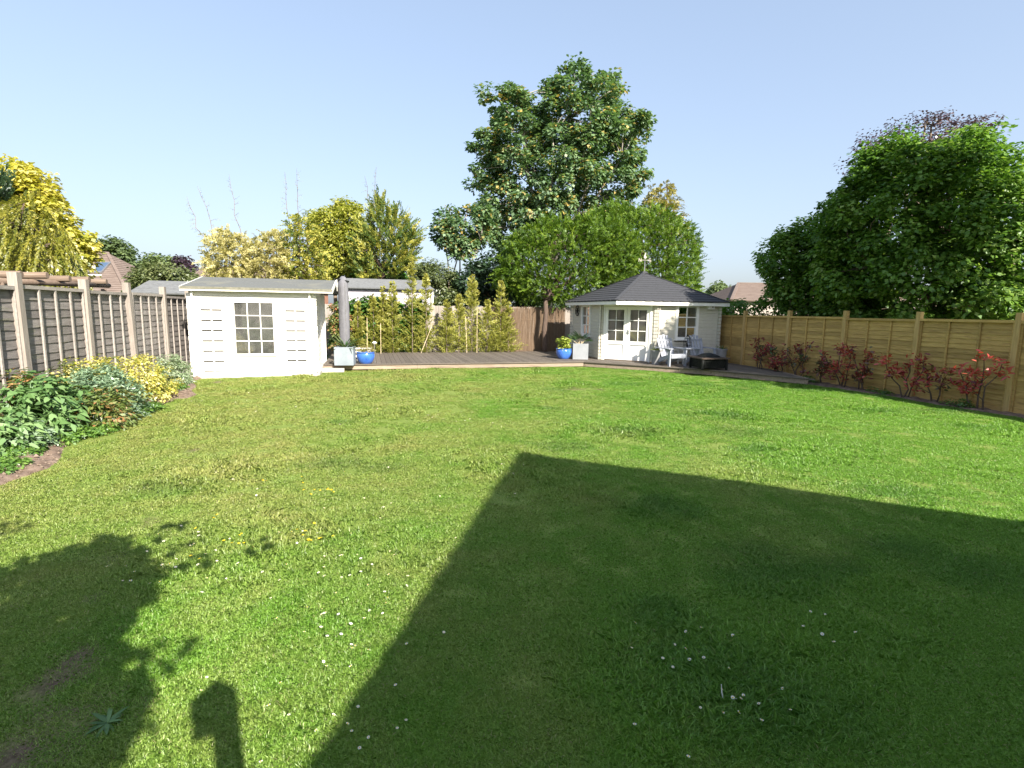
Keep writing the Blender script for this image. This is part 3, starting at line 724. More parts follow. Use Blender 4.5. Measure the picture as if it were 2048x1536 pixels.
def course_roof(parent, name, mat, faces, n, lift=.014, thick=.05):
    """each face: (eave0, eave1, top0, top1); laid in n overlapping courses"""
    mb = MB()
    for e0, e1, t0, t1 in faces:
        e0, e1, t0, t1 = map(Vector, (e0, e1, t0, t1))
        nn = (e1-e0).cross(t0-e0).normalized()
        if nn.z < 0: nn = -nn
        for k in range(n):
            ta, tb = k/n, (k+1)/n
            a0, a1 = e0.lerp(t0, ta)+nn*lift, e1.lerp(t1, ta)+nn*lift
            b0, b1 = e0.lerp(t0, tb), e1.lerp(t1, tb)
            d0, d1 = a0-nn*(lift if k else thick), a1-nn*(lift if k else thick)
            mb.add([a0, a1, b1, b0], [(0, 1, 2, 3)]); mb.add([d0, d1, a1, a0], [(0, 1, 2, 3)])
    return mb.build(name, mat, parent)

# ------------------------------------------------------------------ white shed on the left
SW, SD = 3.05, 3.4
shed = empty('garden_shed', W(-4.46, 15.4, 0), TH)
tag(shed, 'white log shed with twelve pane window, slatted shutters and grey felt roof', 'shed')
wx0, wx1, wz0, wz1 = 1.03, 2.02, .6, 2.0
PZ = .1375
cache = {}
for k in range(16):
    z0 = .08+k*PZ; zc = z0+PZ/2
    segs = [(.02, wx0), (wx1, SW-.02)] if wz0 < zc < wz1 else [(.02, SW-.02)]
    for s0, s1 in segs:
        key = (s0, s1)
        if key not in cache:
            q = MB(); q.prism(log_profile(0, PZ), 'x', s0, s1); cache[key] = q.mesh('plank', X['cream'])
        link('plank', cache[key], shed, (0, U(-.001, .001), z0))
log_wall(shed, (SW-.12, 0.05), (SW-.12, SD), .08, 2.3, PZ, 'side_wall', X['cream'], [(.62, 1.45, 0, 1.95)])
log_wall(shed, (.12, SD), (.12, .05), .08, 2.3, PZ, 'side_wall', X['cream'])
log_wall(shed, (SW, SD), (0, SD), .08, 2.3, PZ, 'back_wall', X['cream'])
for xg in (.12, SW-.12):
    q = MB(); q.prism([(.05, 2.3), (SD, 2.3), (SD/2+.1, 2.6)], 'x', xg-.02, xg+.02); q.build('gable', X['cream'], shed)
for x in (.12, SW-.12):
    corner_joint(shed, (x, 0), 0, .08, 2.28, PZ, X['cream'])
    corner_joint(shed, (x, SD), math.pi, .08, 2.28, PZ, X['cream'])
for x, ang in ((SW-.05, math.pi/2), (.05, -math.pi/2)):
    corner_joint(shed, (x, .03), ang, .08+PZ/2, 2.2, PZ, X['cream'], .09)
q = MB(); q.box(.14, SW-.14, .06, SD-.02, .06, .1); q.build('floor', X['shedin'], shed)
q = MB(); q.box(.15, SW-.15, 1.6, 1.63, .1, 2.25); q.box(.15, .17, .1, 1.6, .1, 2.25); q.box(SW-.19, SW-.17, .1, 1.6, .1, 2.25); q.box(.15, SW-.15, .1, 1.6, 2.25, 2.27); q.build('dim_lining', X['dark'], shed)  # dark sheets added so the room's dimness is put into their colour
q = MB(); q.box(-.06, SW+.06, -.06, SD+.05, -.02, .085); q.build('base', X['concrete'], shed)
window(shed, ((wx0+wx1)/2, 0, wz0), 0, wx1-wx0, wz1-wz0, 3, 4, fr=.03, bar=.02, mat=X['cream'])
for xc in (.53, 2.55):
    sh = empty('shutter', (xc, -.002, .17), 0, shed)
    for cx in (-.13, .13):
        for k in range(7):
            q = MB(); z0 = .0+k*.265
            q.prism([(-.05, z0+.03), (-.034, z0+.034), (-.022, z0+.252), (-.038, z0+.252)], 'x', cx-.115, cx+.115)
            q.build('slat', X['cream'], sh)
    for x0, x1 in ((-.265, -.246), (-.014, .014), (.246, .265)):
        q = MB(); q.box(x0, x1, -.045, -.001, 0, 1.86); q.build('stile', X['cream'], sh)
    q = MB(); q.box(-.246, .246, -.01, -.001, 0, 1.86); q.build('slit_shade', X['dark'], sh)  # dark sheet painted in for the shade of the slits
    q = MB(); q.box(-.27, .27, -.045, 0, -.022, -.002); q.build('sill', X['cream'], sh)
# door in the side wall, facing the decking
dr_ = MB(); dr_.box(.62, 1.45, -.02, .03, .1, 1.95)
for x0, x1 in ((.56, .62), (1.45, 1.51)): dr_.box(x0, x1, -.035, .03, .08, 2.0)
dr_.box(.56, 1.51, -.035, .03, 1.95, 2.01)
for k in range(4): dr_.box(.7+k*.19, .71+k*.19, -.026, -.02, .14, 1.9)
dr_.build('door', X['white'], shed, (SW-.12, .05, 0), (0, 0, math.pi/2))
rx0, rx1, ry0, ry1, rym, rze, rzr = -.1, 3.52, -.22, 3.65, 1.75, 2.345, 2.69
course_roof(shed, 'roof', X['felt'], [((rx0, ry0, rze), (rx1, ry0, rze), (rx0, rym, rzr), (rx1, rym, rzr)), ((rx1, ry1, rze-.02), (rx0, ry1, rze-.02), (rx1, rym, rzr), (rx0, rym, rzr))], 3, .006, .02)
q = MB(); q.box(rx0-.004, rx1+.004, ry0-.012, ry0-.002, rze-.055, rze+.008); q.build('felt_edge', X['feltedge'], shed)
q = MB(); q.box(rx0+.01, rx1-.01, ry0+.0, ry0+.022, rze-.095, rze-.03); q.build('fascia', X['cream'], shed)
for xb in (rx0, rx1):
    for ya, yb in ((ry0, rym), (ry1, rym)):
        q = MB(); q.bar((xb, ya, rze-.045), (xb, yb, rzr-.045), .022, .11); q.build('bargeboard', X['cream'], shed)
q = MB(); q.prism([(rym-.06, rzr+.02), (rym+.06, rzr+.02), (rym+.06, rzr-.2), (rym, rzr-.32), (rym-.06, rzr-.2)], 'x', rx1+.012, rx1+.03); q.build('finial', X['cream'], shed)

slab = MB(); slab.box(-.42, 0, -.12, 1.5, 0, .11)
tag(slab.build('concrete_slab', X['concrete'], None, W(-4.56, 15.25, 0), (0, 0, TH)), 'pale concrete slab corner at the foot of the white shed', 'slab')

# ------------------------------------------------------------------ corner summerhouse on the right
gz = empty('summerhouse', W(7.95, 16.15, .18), TH)
tag(gz, 'five sided log summerhouse with dark shingle roof and white double doors', 'summerhouse')
gL, gDL, gDR, gR, gB = (0, 4.15), (0, 1.42), (1.3, 0), (3.75, 0), (3.75, 4.15)
GT = 2.02; GP = .117
log_wall(gz, gL, gDL, 0, GT, GP, 'wall', X['gazwall'], [(.93, 1.77, .76, 1.93)])
log_wall(gz, gDL, gDR, 0, GT, GP, 'wall', X['gazwall'], [(.1, 1.825, -1, 1.95)])
log_wall(gz, gDR, gR, 0, GT, GP, 'wall', X['gazwall'], [(.79, 1.67, .76, 1.95)])
log_wall(gz, gR, gB, 0, GT, GP, 'wall', X['gazwall']); log_wall(gz, gB, gL, 0, GT, GP, 'wall', X['gazwall'])
pi = math.pi
for p, ang in ((gL, -pi/2), (gL, pi), (gDL, -pi*.0), (gDL, -pi/4-.05), (gDR, pi/2), (gDR, pi/4*.95), (gR, pi/2), (gR, 0), (gB, pi/2)):
    corner_joint(gz, p, ang, 0, GT, GP, X['gazwall'], .12)
for p, ang in (((.1, 1.42+.12), -pi/2), ((1.3+.14, .02), 0)):
    corner_joint(gz, p, ang, 0, GT, GP, X['gazwall'], .1)
q = MB(); q.prism([gL, gDL, gDR, gR, gB][::-1], 'z', 0.0, .03); q.build('floor', X['shedin'], gz)
aW = -pi/2
window(gz, (-.0, 4.15-1.35, .78), aW, .84, 1.15, 2, 3, fr=.075, bar=.03, out=.03)
wr = window(gz, (1.3+1.23, 0, .78), 0, .88, 1.18, 2, 3, fr=.09, bar=.032, out=.03)
q = MB()
hp = [(0, -.075), (.055, -.01), (.06, .03), (.035, .055), (0, .03), (-.035, .055), (-.06, .03), (-.055, -.01)]
q.prism(hp, 'y', -.012, .012)
heart = q.build('hanging_heart', X['red'], None, gz.matrix_basis @ Vector((1.3+1.23-.16, .12, 1.72)), (0, 0, TH))
tag(heart, 'red heart hanging inside the summerhouse window between the two chairs', 'heart')
# double doors on the canted side
dm = (Vector((gDL[0], gDL[1], 0))+Vector((gDR[0], gDR[1], 0)))/2; da = math.atan2(gDR[1]-gDL[1], gDR[0]-gDL[0])
q = MB()
for x in (-.86, .80): q.box(x, x+.06, -.035, .05, 0, 1.95)
q.box(-.80, .80, -.033, .05, 1.89, 1.95)
q.build('door_frame', X['white'], gz, dm, (0, 0, da))
for s in (-1, 1):
    d_ = empty('door', dm + Vector((math.cos(da), math.sin(da), 0))*(s*.4), da, gz)
    q = MB(); st = .105
    for x0, x1 in ((-.395, -.395+st), (.395-st, .395)): q.box(x0, x1, -.02, .03, .03, 1.88)
    for z0, z1 in ((.03, .16), (.56, .69), (1.76, 1.88)): q.box(-.395+st, .395-st, -.018, .03, z0, z1)
    q.box(-.395+st, .395-st, -.0, .02, .16, .56); q.box(-.27, .27, -.024, -.018, .575, .6)
    q.build('door_leaf', X['white'], d_)
    q = MB(); q.box(-.01, .01, -.012, .022, .69, 1.76)
    for z in (.69+.357, .69+.713): q.box(-.29, .29, -.01, .02, z-.012, z+.012)
    q.build('glazing_bars', X['white'], d_)
    for c in (0, 1):
        for r in range(3):
            x = -.288+c*.29; z = .692+r*.357; e = U(-.003, .003)
            q = MB(); q.add([(x, .006, z), (x+.286, .006, z), (x+.286, .006+e, z+.352), (x, .006+e, z+.352)], [(0, 1, 2, 3)]); q.build('pane', X['glass'], d_)
    if s == 1:
        q = MB(); q.box(-.36, -.325, -.03, -.02, .92, 1.08); q.bar((-.343, -.03, 1.02), (-.343, -.065, 1.02), .014, .014); q.bar((-.345, -.062, 1.02), (-.23, -.062, 1.02), .014, .014)
        q.build('handle', X['steel'], d_)
# roof
def off_poly(poly, d):
    n = len(poly); r = []
    for i in range(n):
        p0, p1, p2 = (Vector((*poly[(i+k) % n], 0)) for k in (-1, 0, 1))
        d1 = (p1-p0).normalized(); d2 = (p2-p1).normalized(); n1 = Vector((d1.y, -d1.x, 0)); n2 = Vector((d2.y, -d2.x, 0))
        r.append(p1 + (n1+n2)*(d/(1+n1.dot(n2))))
    return r
ring = off_poly([(0, 4.15), (0, 0), gR, gB], .25)
ez, az_ = 2.07, 3.15
apex = Vector((1.95, 2.05, az_))
rv_ = [Vector((p.x, p.y, ez)) for p in ring]
course_roof(gz, 'roof', X['shingle'], [(rv_[i], rv_[(i+1) % 4], apex, apex) for i in range(4)], 13, .012, .03)
for i in range(4):
    p0, p1 = rv_[i], rv_[(i+1) % 4]; d = (p1-p0).normalized(); nn = Vector((d.y, -d.x, 0))
    q = MB(); q.bar(p0+Vector((0, 0, -.09))-nn*.02, p1+Vector((0, 0, -.09))-nn*.02, .024, .11); q.build('fascia', X['white'], gz)
    q = MB(); up_n = Vector((0, 0, .02)); q.bar(p0+up_n*.4, p0.lerp(apex, .985)+up_n*.4, .13, .008); q.build('hip_cap', X['shingle'], gz)
    # tab fringe along the eave
    q = MB(); L = (p1-p0).length; k = 0.
    while k < L-.3: q.bar(p0+d*(k+.03)+nn*.015+Vector((0, 0, .0)), p0+d*(k+.27)+nn*.015, .03, .03); k += .33
    q.build('eave_tabs', X['shingle'], gz)['kind'] = 'stuff'
q = MB(); q.lathe([(.16, -.03), (.12, .03), (.02, .05)], 5, 0, apex); q.build('apex_cap', X['shingle'], gz)
# boards under the eaves
q = MB(); q.add([p+Vector((0, 0, -.045)) for p in rv_], [(0, 1, 2, 3)])
q.build('soffit', X['gazwall'], gz)

# weather vane on the apex
wv = empty('weather_vane', gz.matrix_basis @ (apex+Vector((0, 0, .03))), .25)
tag(wv, 'weather vane with compass letters on the summerhouse roof peak', 'weather vane')
q = MB(); q.tube([(0, 0, 0), (0, 0, .62)], [.018, .01], 6); q.build('pole', X['steel'], wv)
q = MB(); q.bar((-.2, .0, .42), (.2, 0, .42), .012, .012); q.bar((0, -.2, .42), (0, .2, .42), .012, .012); q.build('arms', X['gold'], wv)
GLY = {'N': [((0, 0), (0, 1)), ((0, 1), (.7, 0)), ((.7, 0), (.7, 1))], 'S': [((.65, .95), (.05, .95)), ((.05, .95), (.05, .52)), ((.05, .52), (.65, .48)), ((.65, .48), (.65, .05)), ((.65, .05), (.05, .05))],
       'E': [((0, 0), (0, 1)), ((0, 1), (.65, 1)), ((0, .5), (.5, .5)), ((0, 0), (.65, 0))], 'W': [((0, 1), (.2, 0)), ((.2, 0), (.4, .7)), ((.4, .7), (.6, 0)), ((.6, 0), (.8, 1))]}
for ch, x, y in (('N', -.2, 0), ('S', .2, 0), ('E', 0, .2), ('W', 0, -.2)):
    q = MB(); s = .125
    for (x0, z0), (x1, z1) in GLY[ch]: q.bar(((x0-.35)*s, 0, (z0-.5)*s), ((x1-.35)*s, 0, (z1-.5)*s), .016, .018, (0, 1, 0))
    if ch in 'NS': q.build('letter', X['gold'], wv, (x, y, .42), (0, 0, -.1))
q = MB(); q.prism([(-.05, .5), (.0, .47), (.06, .5), (.05, .56), (.02, .57), (.03, .66), (0, .7), (-.02, .62), (-.05, .58)], 'y', -.008, .008); q.build('cockerel', X['gold'], wv)

# ------------------------------------------------------------------ decking
dk = empty('deck', W(0, 0, 0), TH)
dk['kind'] = 'structure'
a = -1.36
while a < 11.2:
    w_ = .148; f0, f1 = deck_front(a)+.05, deck_front(a+w_)+.05
    q = MB(); q.prism([(0, f0), (w_, f1), (w_, 21.45), (0, 21.45)], 'z', .145, .18+U(-.0015, .0015))
    q.build('board', X['deck'], dk, (a, 0, 0)); a += .155
crn = [(-1.36, 16.75), (7.0, 16.75), (9.7, 14.07), (11.24, 11.55)]
for (a0, b0), (a1, b1) in zip(crn[:-1], crn[1:]):
    d = Vector((a1-a0, b1-b0, 0)); L = d.length; d.normalize(); n_ = max(1, round(L/2.8))
    nn = Vector((-d.y, d.x, 0))
    for k in range(n_):
        p0 = Vector((a0, b0, 0))+d*(L*k/n_+.002); p1 = Vector((a0, b0, 0))+d*(L*(k+1)/n_-.002)
        q = MB(); q.bar(p0+nn*.045+Vector((0, 0, .172)), p1+nn*.045+Vector((0, 0, .172)), .13, .03); q.build('nosing', X['deck'], dk)
        q = MB(); dz = U(-.006, .004); q.bar(p0+nn*.05+Vector((0, 0, .085+dz)), p1+nn*.05+Vector((0, 0, .085+dz)), .06, .12); q.build('fascia', X['deckface'], dk)
q = MB(); q.bar((11.24, 11.6, .165), (11.9, 13.5, .165), .05, .05); q.bar((11.24, 11.6, .085), (11.9, 13.5, .085), .05, .11); q.build('fascia', X['deckface'], dk)
a = 11.27
while a < 11.95:
    f = 11.7+(a-11.24)*2.9; q = MB(); q.prism([(0, f), (.148, f+.43), (.148, 21.45), (0, 21.45)], 'z', .145, .18); q.build('board', X['deck'], dk, (a, 0, 0)); a += .155
step = MB(); step.box(-1.5, -.75, 16.3, 16.74, 0, .09)
tag(step.build('stone_step', X['concrete'], None, W(0, 0, 0), (0, 0, TH)), 'low pale stone step between white shed and decking', 'step')

# ------------------------------------------------------------------ fences
def wavy_slat(L, h, amp, mat, n=9, name='slat'):
    q = MB(); ph = U(0, 6); r = []
    for i in range(n+1):
        x = L*i/n; r.append((x, amp*(math.sin(x*4.1+ph)+.6*math.sin(x*9.7+ph*2))))
    for i in range(n):
        (x0, d0), (x1, d1) = r[i], r[i+1]
        A = [(x0, .004, h), (x1, .004, h), (x1, -.014, d1), (x0, -.014, d0)]
        B = [(x0, .012, h), (x1, .012, h), (x1, -.003, d1), (x0, -.003, d0)]
        q.add(A, [(0, 3, 2, 1)]); q.add(B, [(0, 1, 2, 3)]); q.add([A[2], A[3], B[3], B[2]], [(0, 1, 2, 3)])
    return q.mesh(name, mat)

def lap_fence(name, a0, bs, side, z0, ztop, pitch, battens, mats, amp, post_up, leans, post_w, label):
    """panels of overlapping slats between posts; side=+1 when the garden lies on the +a side"""
    slat_m, rail_m, post_m = mats
    f = empty(name, W(a0, bs[0], 0), TH+math.pi/2)          # local x runs along b, local y towards -a
    tag(f, label, 'fence')
    s = 1 if side > 0 else -1
    ms = [wavy_slat(bs[1]-bs[0]-post_w, pitch*1.28, amp, slat_m) for _ in range(6)]
    for i, b in enumerate(bs):
        x = b-bs[0]; q = MB(); ln = leans.get(i, 0.)
        h = ztop+post_up+U(-.02, .02)
        q.add([(-post_w/2+dx, dy, z) for z, dx in ((z0-.1, 0), (h, -ln)) for dx, dy in ((dx, -post_w/2), (dx+post_w, -post_w/2), (dx+post_w, post_w/2), (dx, post_w/2))],
              [(0, 3, 2, 1), (4, 5, 6, 7), (0, 1, 5, 4), (1, 2, 6, 5), (2, 3, 7, 6), (3, 0, 4, 7)])
        q.build('post', post_m, f, (x, -.03*s, 0))
        if i == len(bs)-1: break
        L = bs[i+1]-b-post_w; x0 = x+post_w/2; drop = U(-.02, .02)
        n = round((ztop-.05-z0)/pitch); pt = (ztop-.05-z0-.28*pitch)/n
        for k in range(n):
            o = link('slat', ms[RND.randrange(6)], f, (x0 if s > 0 else x0+L, .012, z0+k*pt+drop+U(-.005, .005)), (0, U(-.004, .004), 0 if s > 0 else math.pi))
            o.scale = (1, 1, U(.96, 1.04))
        q = MB(); q.box(x0, x0+L, -.035*s-.02, -.035*s+.04, ztop-.055+drop, ztop+drop); q.build('top_rail', rail_m, f)
        bx = [x0+.02, x0+L-.02]+[x0+L*(j+1)/(battens+1) for j in range(battens)]
        for x_ in bx:
            q = MB(); q.box(x_-.02, x_+.02, -.04*s-.012, -.04*s+.012, z0+.01, ztop-.056+drop); q.build('batten', rail_m, f)
    return f
lap_fence('lap_fence', -5.0, [7.5, 9.5, 11.43, 13.36, 15.29, 17.2, 19.1], 1, .12, 2.12, .142, 3, (X['oldwood'], X['oldrail'], X['oldpost']), .007, .2, {1: .03, 3: .16, 4: .02}, .12,
          'weathered grey lap panel fence with pale posts behind the shrub bed')
lap_fence('lap_fence', 12.0, [3.5, 5.45, 7.38, 9.31, 11.24, 13.17, 15.1, 17.03], -1, .02, 1.8, .105, 2, (X['newwood'], X['newwood'], X['newpost']), .0025, .17, {}, .1,
          'brown treated pine lap fence behind the red leaved shrubs')

# silvered board fence and reed screen along the back
bf = empty('board_fence', W(-5, 21.95, 0), TH)
tag(bf, 'silvery upright board fence behind the young conifers', 'fence')
bms = []
for k in range(5):
    q = MB(); q.prism([(0, 0), (.118, -.008), (.12, .004), (.0, .014)], 'z', .05, 2.02+U(-.015, .015)); bms.append(q.mesh('board', X['board']))
for k in range(146):
    link('board', bms[k % 5], bf, (k*.117, U(-.003, .003), U(-.012, .012)), (0, U(-.004, .004), 0))
for z in (.35, 1.1, 1.8):
    q = MB(); q.box(0, 17, .02, .07, z-.04, z+.04); q.build('rail', X['board'], bf)
for k in (6.1, 6.42):
    q = MB(); q.box(k, k+.1, -.06, .02, 0, 2.16); q.build('post', X['board'], bf)
rs = empty('reed_screen', W(5.0, 21.85, 0), TH)
tag(rs, 'brown reed screen along the back fence behind the tree trunk', 'screen')
q = MB(); x = 0.
while x < 3.2:
    r_ = U(.004, .008); q.tube([(x+U(-.004, .004), U(-.012, .012), .1), (x+U(-.01, .01), U(-.012, .012), 1.1), (x+U(-.012, .012), U(-.012, .012), 2.02+U(-.05, .04))], r_, 4); x += r_*1.75
q.build('reeds', X['reed'], rs)['kind'] = 'stuff'
for z in (.4, .95, 1.5): q = MB(); q.box(0, 3.2, -.02, -.014, z-.0025, z+.0025); q.build('binding_wire', X['reed'], rs)

# ------------------------------------------------------------------ buildings beyond the garden
def tiled_house(name, x0, x1, y0, y1, ze, zr, rx0, rx1, label, wall, roof, n=14, cat='house'):
    h = empty(name, ((x0+x1)/2, y0, 0)); ox, oy = (x0+x1)/2, y0
    tag(h, label, cat)
    L = lambda x, y, z: (x-ox, y-oy, z)
    q = MB(); q.box(x0+.4-ox, x1-.4-ox, .4, y1-.4-oy, 0, ze); q.build('wall', wall, h)
    ym = (y0+y1)/2
    A, B, C_, D = L(x0, y0, ze), L(x1, y0, ze), L(x1, y1, ze), L(x0, y1, ze); E, F = L(rx0, ym, zr), L(rx1, ym, zr)
    course_roof(h, 'roof', roof, [(A, B, E, F), (B, C_, F, F), (C_, D, F, E), (D, A, E, E)], n, .03, .1)
    for p_, q_ in ((B, F), (A, E), (E, F)):
        if (Vector(p_)-Vector(q_)).length > .3:
            q = MB(); q.bar(Vector(p_)+Vector((0, 0, .04)), Vector(q_)+Vector((0, 0, .04)), .22, .1); q.build('ridge_tiles', roof, h)
    return h
h1 = tiled_house('bungalow', -41, -27.9, 39, 47, 2.75, 5.95, -37, -32.1, 'bungalow with brown tiled hip roof and roof window beyond the weathered fence', X['render'], X['tileroof'], 20)
# roof window
rw = MB(); sl = (5.95-2.75)/4.0; yy = 41.3-39
zz = 2.75+sl*yy
rw.bar((2.95, yy-.55, zz-.55*sl+.1), (2.95, yy+.55, zz+.55*sl+.1), 1.05, .12); rwo = rw.build('roof_window', X['steel'], h1, (0, 0, 0))
q = MB(); q.bar((2.95, yy-.42, zz-.42*sl+.15), (2.95, yy+.42, zz+.42*sl+.15), .82, .05)
skyl = surf('roof_window_glass', [(.3, (.05, .085, .15)), (.7, (.07, .11, .18))], 2, rough=.06, spec=.8, vary=0); q.build('pane', skyl, rwo)
q = MB(); q.box(2.35, 3.55, yy-.75, yy-.66, zz-.72*sl+.03, zz-.72*sl+.12); q.build('flashing', X['white'], h1)
tiled_house('bungalow', 16.6, 34, 41, 50, 2.9, 4.4, 18.9, 30, 'bungalow with pinkish brown tiled roof beyond the summerhouse', X['render'], X['tileroof'], 16)
bh = tiled_house('brick_house', -28.95, -18, 47, 54, 3.6, 5.5, -28.7, -18.3, 'house with reddish tiled roof showing above the left end of the white shed', X['brick'], X['tileroof'], 14)

ns = empty('neighbour_shed', W(-1.2, 23.2, 0), TH)
tag(ns, 'lilac white shed with grey roof behind the young conifers', 'shed')
log_wall(ns, (0, 0), (3.75, 0), .1, 2.72, .16, 'wall', X['lilac']); log_wall(ns, (3.75, 0), (3.75, 2.6), .1, 2.72, .16, 'wall', X['lilac'])
log_wall(ns, (0, 2.6), (0, 0), .1, 2.72, .16, 'wall', X['lilac']); log_wall(ns, (3.75, 2.6), (0, 2.6), .1, 2.72, .16, 'wall', X['lilac'])
course_roof(ns, 'roof', X['slate'], [((-.15, -.2, 2.72), (3.9, -.2, 2.72), (.1, 1.3, 3.16), (3.5, 1.3, 3.16)), ((3.9, 2.8, 2.72), (-.15, 2.8, 2.72), (3.5, 1.3, 3.16), (.1, 1.3, 3.16)), ((3.9, -.2, 2.72), (3.9, 2.8, 2.72), (3.5, 1.3, 3.16), (3.5, 1.3, 3.16)), ((-.15, 2.8, 2.72), (-.15, -.2, 2.72), (.1, 1.3, 3.16), (.1, 1.3, 3.16))], 3, .006, .05)
for x in (3.66, 3.8): q = MB(); q.box(x, x+.07, -.03, .0, .1, 2.7); q.build('corner_post', X['white'], ns)
gs = empty('grey_shed', W(-7.9, 21.4, 0), TH)
tag(gs, 'shed with plain grey roof just behind the weathered fence', 'shed')
q = MB(); q.box(.1, 3.4, .1, 2.5, 0, 2.3); q.build('wall', X['board'], gs)
course_roof(gs, 'roof', X['slate'], [((-.1, -.1, 2.3), (3.6, -.1, 2.3), (.1, 1.3, 2.78), (3.6, 1.3, 2.78)), ((3.6, 2.7, 2.3), (-.1, 2.7, 2.3), (3.6, 1.3, 2.78), (.1, 1.3, 2.78))], 3, .006, .05)

# rustic pergola just over the left fence
pg = empty('pergola', W(-5.55, 10.2, 0), TH)
tag(pg, 'rustic log pergola showing over the top of the weathered fence', 'pergola')
q = MB(); q.tube([(0, -.2, 2.2), (0.02, 3.6, 2.28)], .05, 8); q.build('beam', X['logwood'], pg, smooth=True)
q = MB(); q.tube([(-1.6, -.2, 2.16), (-1.6, 3.6, 2.2)], .05, 8); q.build('beam', X['logwood'], pg, smooth=True)
for k in range(5):
    b_ = .15+k*.72; q = MB(); q.tube([(-1.8, b_+U(-.1, .1), 2.28), (.22, b_, 2.33+U(-.02, .03))], [.05, .058], 9); q.build('log', X['logwood'], pg)
for x in (0, -1.6):
    for b_ in (0, 3.4): q = MB(); q.tube([(x, b_, 0), (x, b_, 2.2)], .055, 8); q.build('post', X['logwood'], pg, smooth=True)
sp = empty('striped_pole', W(-5.5, 9.75, 0), 0)
tag(sp, 'thin black and white banded pole behind the weathered fence', 'pole')
q = MB(); q.tube([(0, 0, 0), (0, 0, 2.52)], .035, 8); q.build('pole', X['white'], sp)
for k in range(5): q = MB(); q.tube([(0, 0, 2.05+k*.1), (0, 0, 2.1+k*.1)], .037, 8); q.build('band', X['black'], sp)

# the house that throws its gable shadow over the lawn (behind the photographer)
hs = empty('house', W(4.46, -2.29, 0), TH)
tag(hs, 'brick gabled house behind the viewer shading the near lawn', 'house')
gh = 4.3; zl_, zr_ = 6.0-gh*.88, 6.0-gh*.76
q = MB(); q.prism([(-gh+.35, 0), (gh-.35, 0), (gh-.35, zr_+.2), (0, 5.85), (-gh+.35, zl_+.2)], 'y', -8, -.3); q.build('wall', X['brick'], hs)
course_roof(hs, 'roof', X['tileroof'], [((-gh, 0, zl_), (-gh, -8.3, zl_), (0, 0, 6.0), (0, -8.3, 6.0)), ((gh, -8.3, zr_), (gh, 0, zr_), (0, -8.3, 6.0), (0, 0, 6.0))], 16, .02, .08)
window(hs, (-2, -.3, .9), pi, 1.6, 1.2, 3, 1, fr=.06); window(hs, (2, -.3, .1), pi, 1.8, 2.0, 2, 1, fr=.06)
lp = empty('arm_stand_in', (.33, -.46, 0), .546)  # unseen post added to cast the shadow of a raised arm and camera
tag(lp, 'timber lamp post beside the viewer', 'shadow stand-in')
q = MB(); q.box(-.055, .055, -.055, .055, 0, 2.0); q.build('post', X['oldpost'], lp)
q = MB(); q.box(-.13, .055, -.07, .07, 2.0, 2.09); q.prism([(-.14, 2.09), (.06, 2.09), (-.02, 2.17)], 'y', -.075, .075); q.build('lantern', X['black'], lp)  # block shaped like the held camera, added for its shadow

# ------------------------------------------------------------------ trees and hedges
def tree(name, label, key, leaf, bark, trunk_at, fork_z, r0, gen, n, thick, cat='tree', group=None, nl=6, ntw=0, twig=.03, inset=.12, tip_frac=.8, fringe=None, fin=.12):
    base = Vector(trunk_at)
    C, cen = clump_points(key, n, thick, inset)
    t = empty(name, base); tag(t, label, cat, group)
    ps = [gen(C, cen)]
    if fringe:                                                   # loose sprigs that break up the outline
        nf, fgen = fringe; Cf, _ = clump_points(key, nf*4, thick*.8, fin)
        O, e_, n_, poly = plane(key); s_ = (Cf-O)@e_; dd = edge_dist(np.stack([s_, Cf[:, 2]], 1), poly)
        ps.append(fgen(Cf[np.argsort(dd)[:nf]], cen))
    foliage('crown', ps, LF[leaf], t, base)
    mb = MB()
    hi = C[np.argsort(C[:, 2])]
    sel = hi[np.linspace(len(hi)*.35, len(hi)-1, nl).astype(int)]
    tips = [Vector(p)*tip_frac + Vector((base.x, base.y, p[2]*.9))*(1-tip_frac) - base for p in sel]
    tw = [Vector(p)-base for p in C[NPR.permutation(len(C))[:ntw]]]
    limbs(mb, (0, 0, -.05), (U(-.1, .1), U(-.1, .1), fork_z), tips, r0, r0*.18, tw, twig)
    mb.build('trunk', X[bark], t, smooth=True)
    return t

tree('sycamore_tree', 'tall open sycamore with yellow seed bunches behind the reed screen', 'sycamore', 'sycamore', 'palebark', (2.0, 30, 0), 4.2, .22,
     lambda C, c: broad(C, c, .4, 82, .215, .16, hang=.6, tint_mid=.44, tint_sd=.24, csd=.08), 620, 2.9, nl=11, ntw=260, twig=.035, inset=.25, fin=.3, fringe=(110, lambda C, c: broad(C, c, .22, 34, .2, .15, hang=.6, tint_mid=.5, tint_sd=.2)))
tree('sycamore_sapling', 'slender young sycamore with bare lower stems left of the tall sycamore', 'sapling', 'sycamore', 'palebark', (-2.9, 27, 0), 2.0, .09,
     lambda C, c: broad(C, c, .36, 80, .19, .15, hang=.6, tint_mid=.42, tint_sd=.22), 64, 1.0, nl=4, ntw=30, twig=.025, inset=.25)
tree('dark_evergreen', 'dark dense evergreen under the tall sycamore', 'darktree', 'dark', 'bark', (-.7, 26, 0), 1.2, .15,
     lambda C, c: broad(C, c, .45, 110, .2, .12, tint_sd=.15), 90, 1.2, inset=.2)
th_ = lambda up, Lp=.42, m=28: (lambda C, c: plumes(C, c, Lp, m, .115, .03, up=up+.15, out=.5, jit=.75, ang=.6, droop=.15, tint_sd=.2))
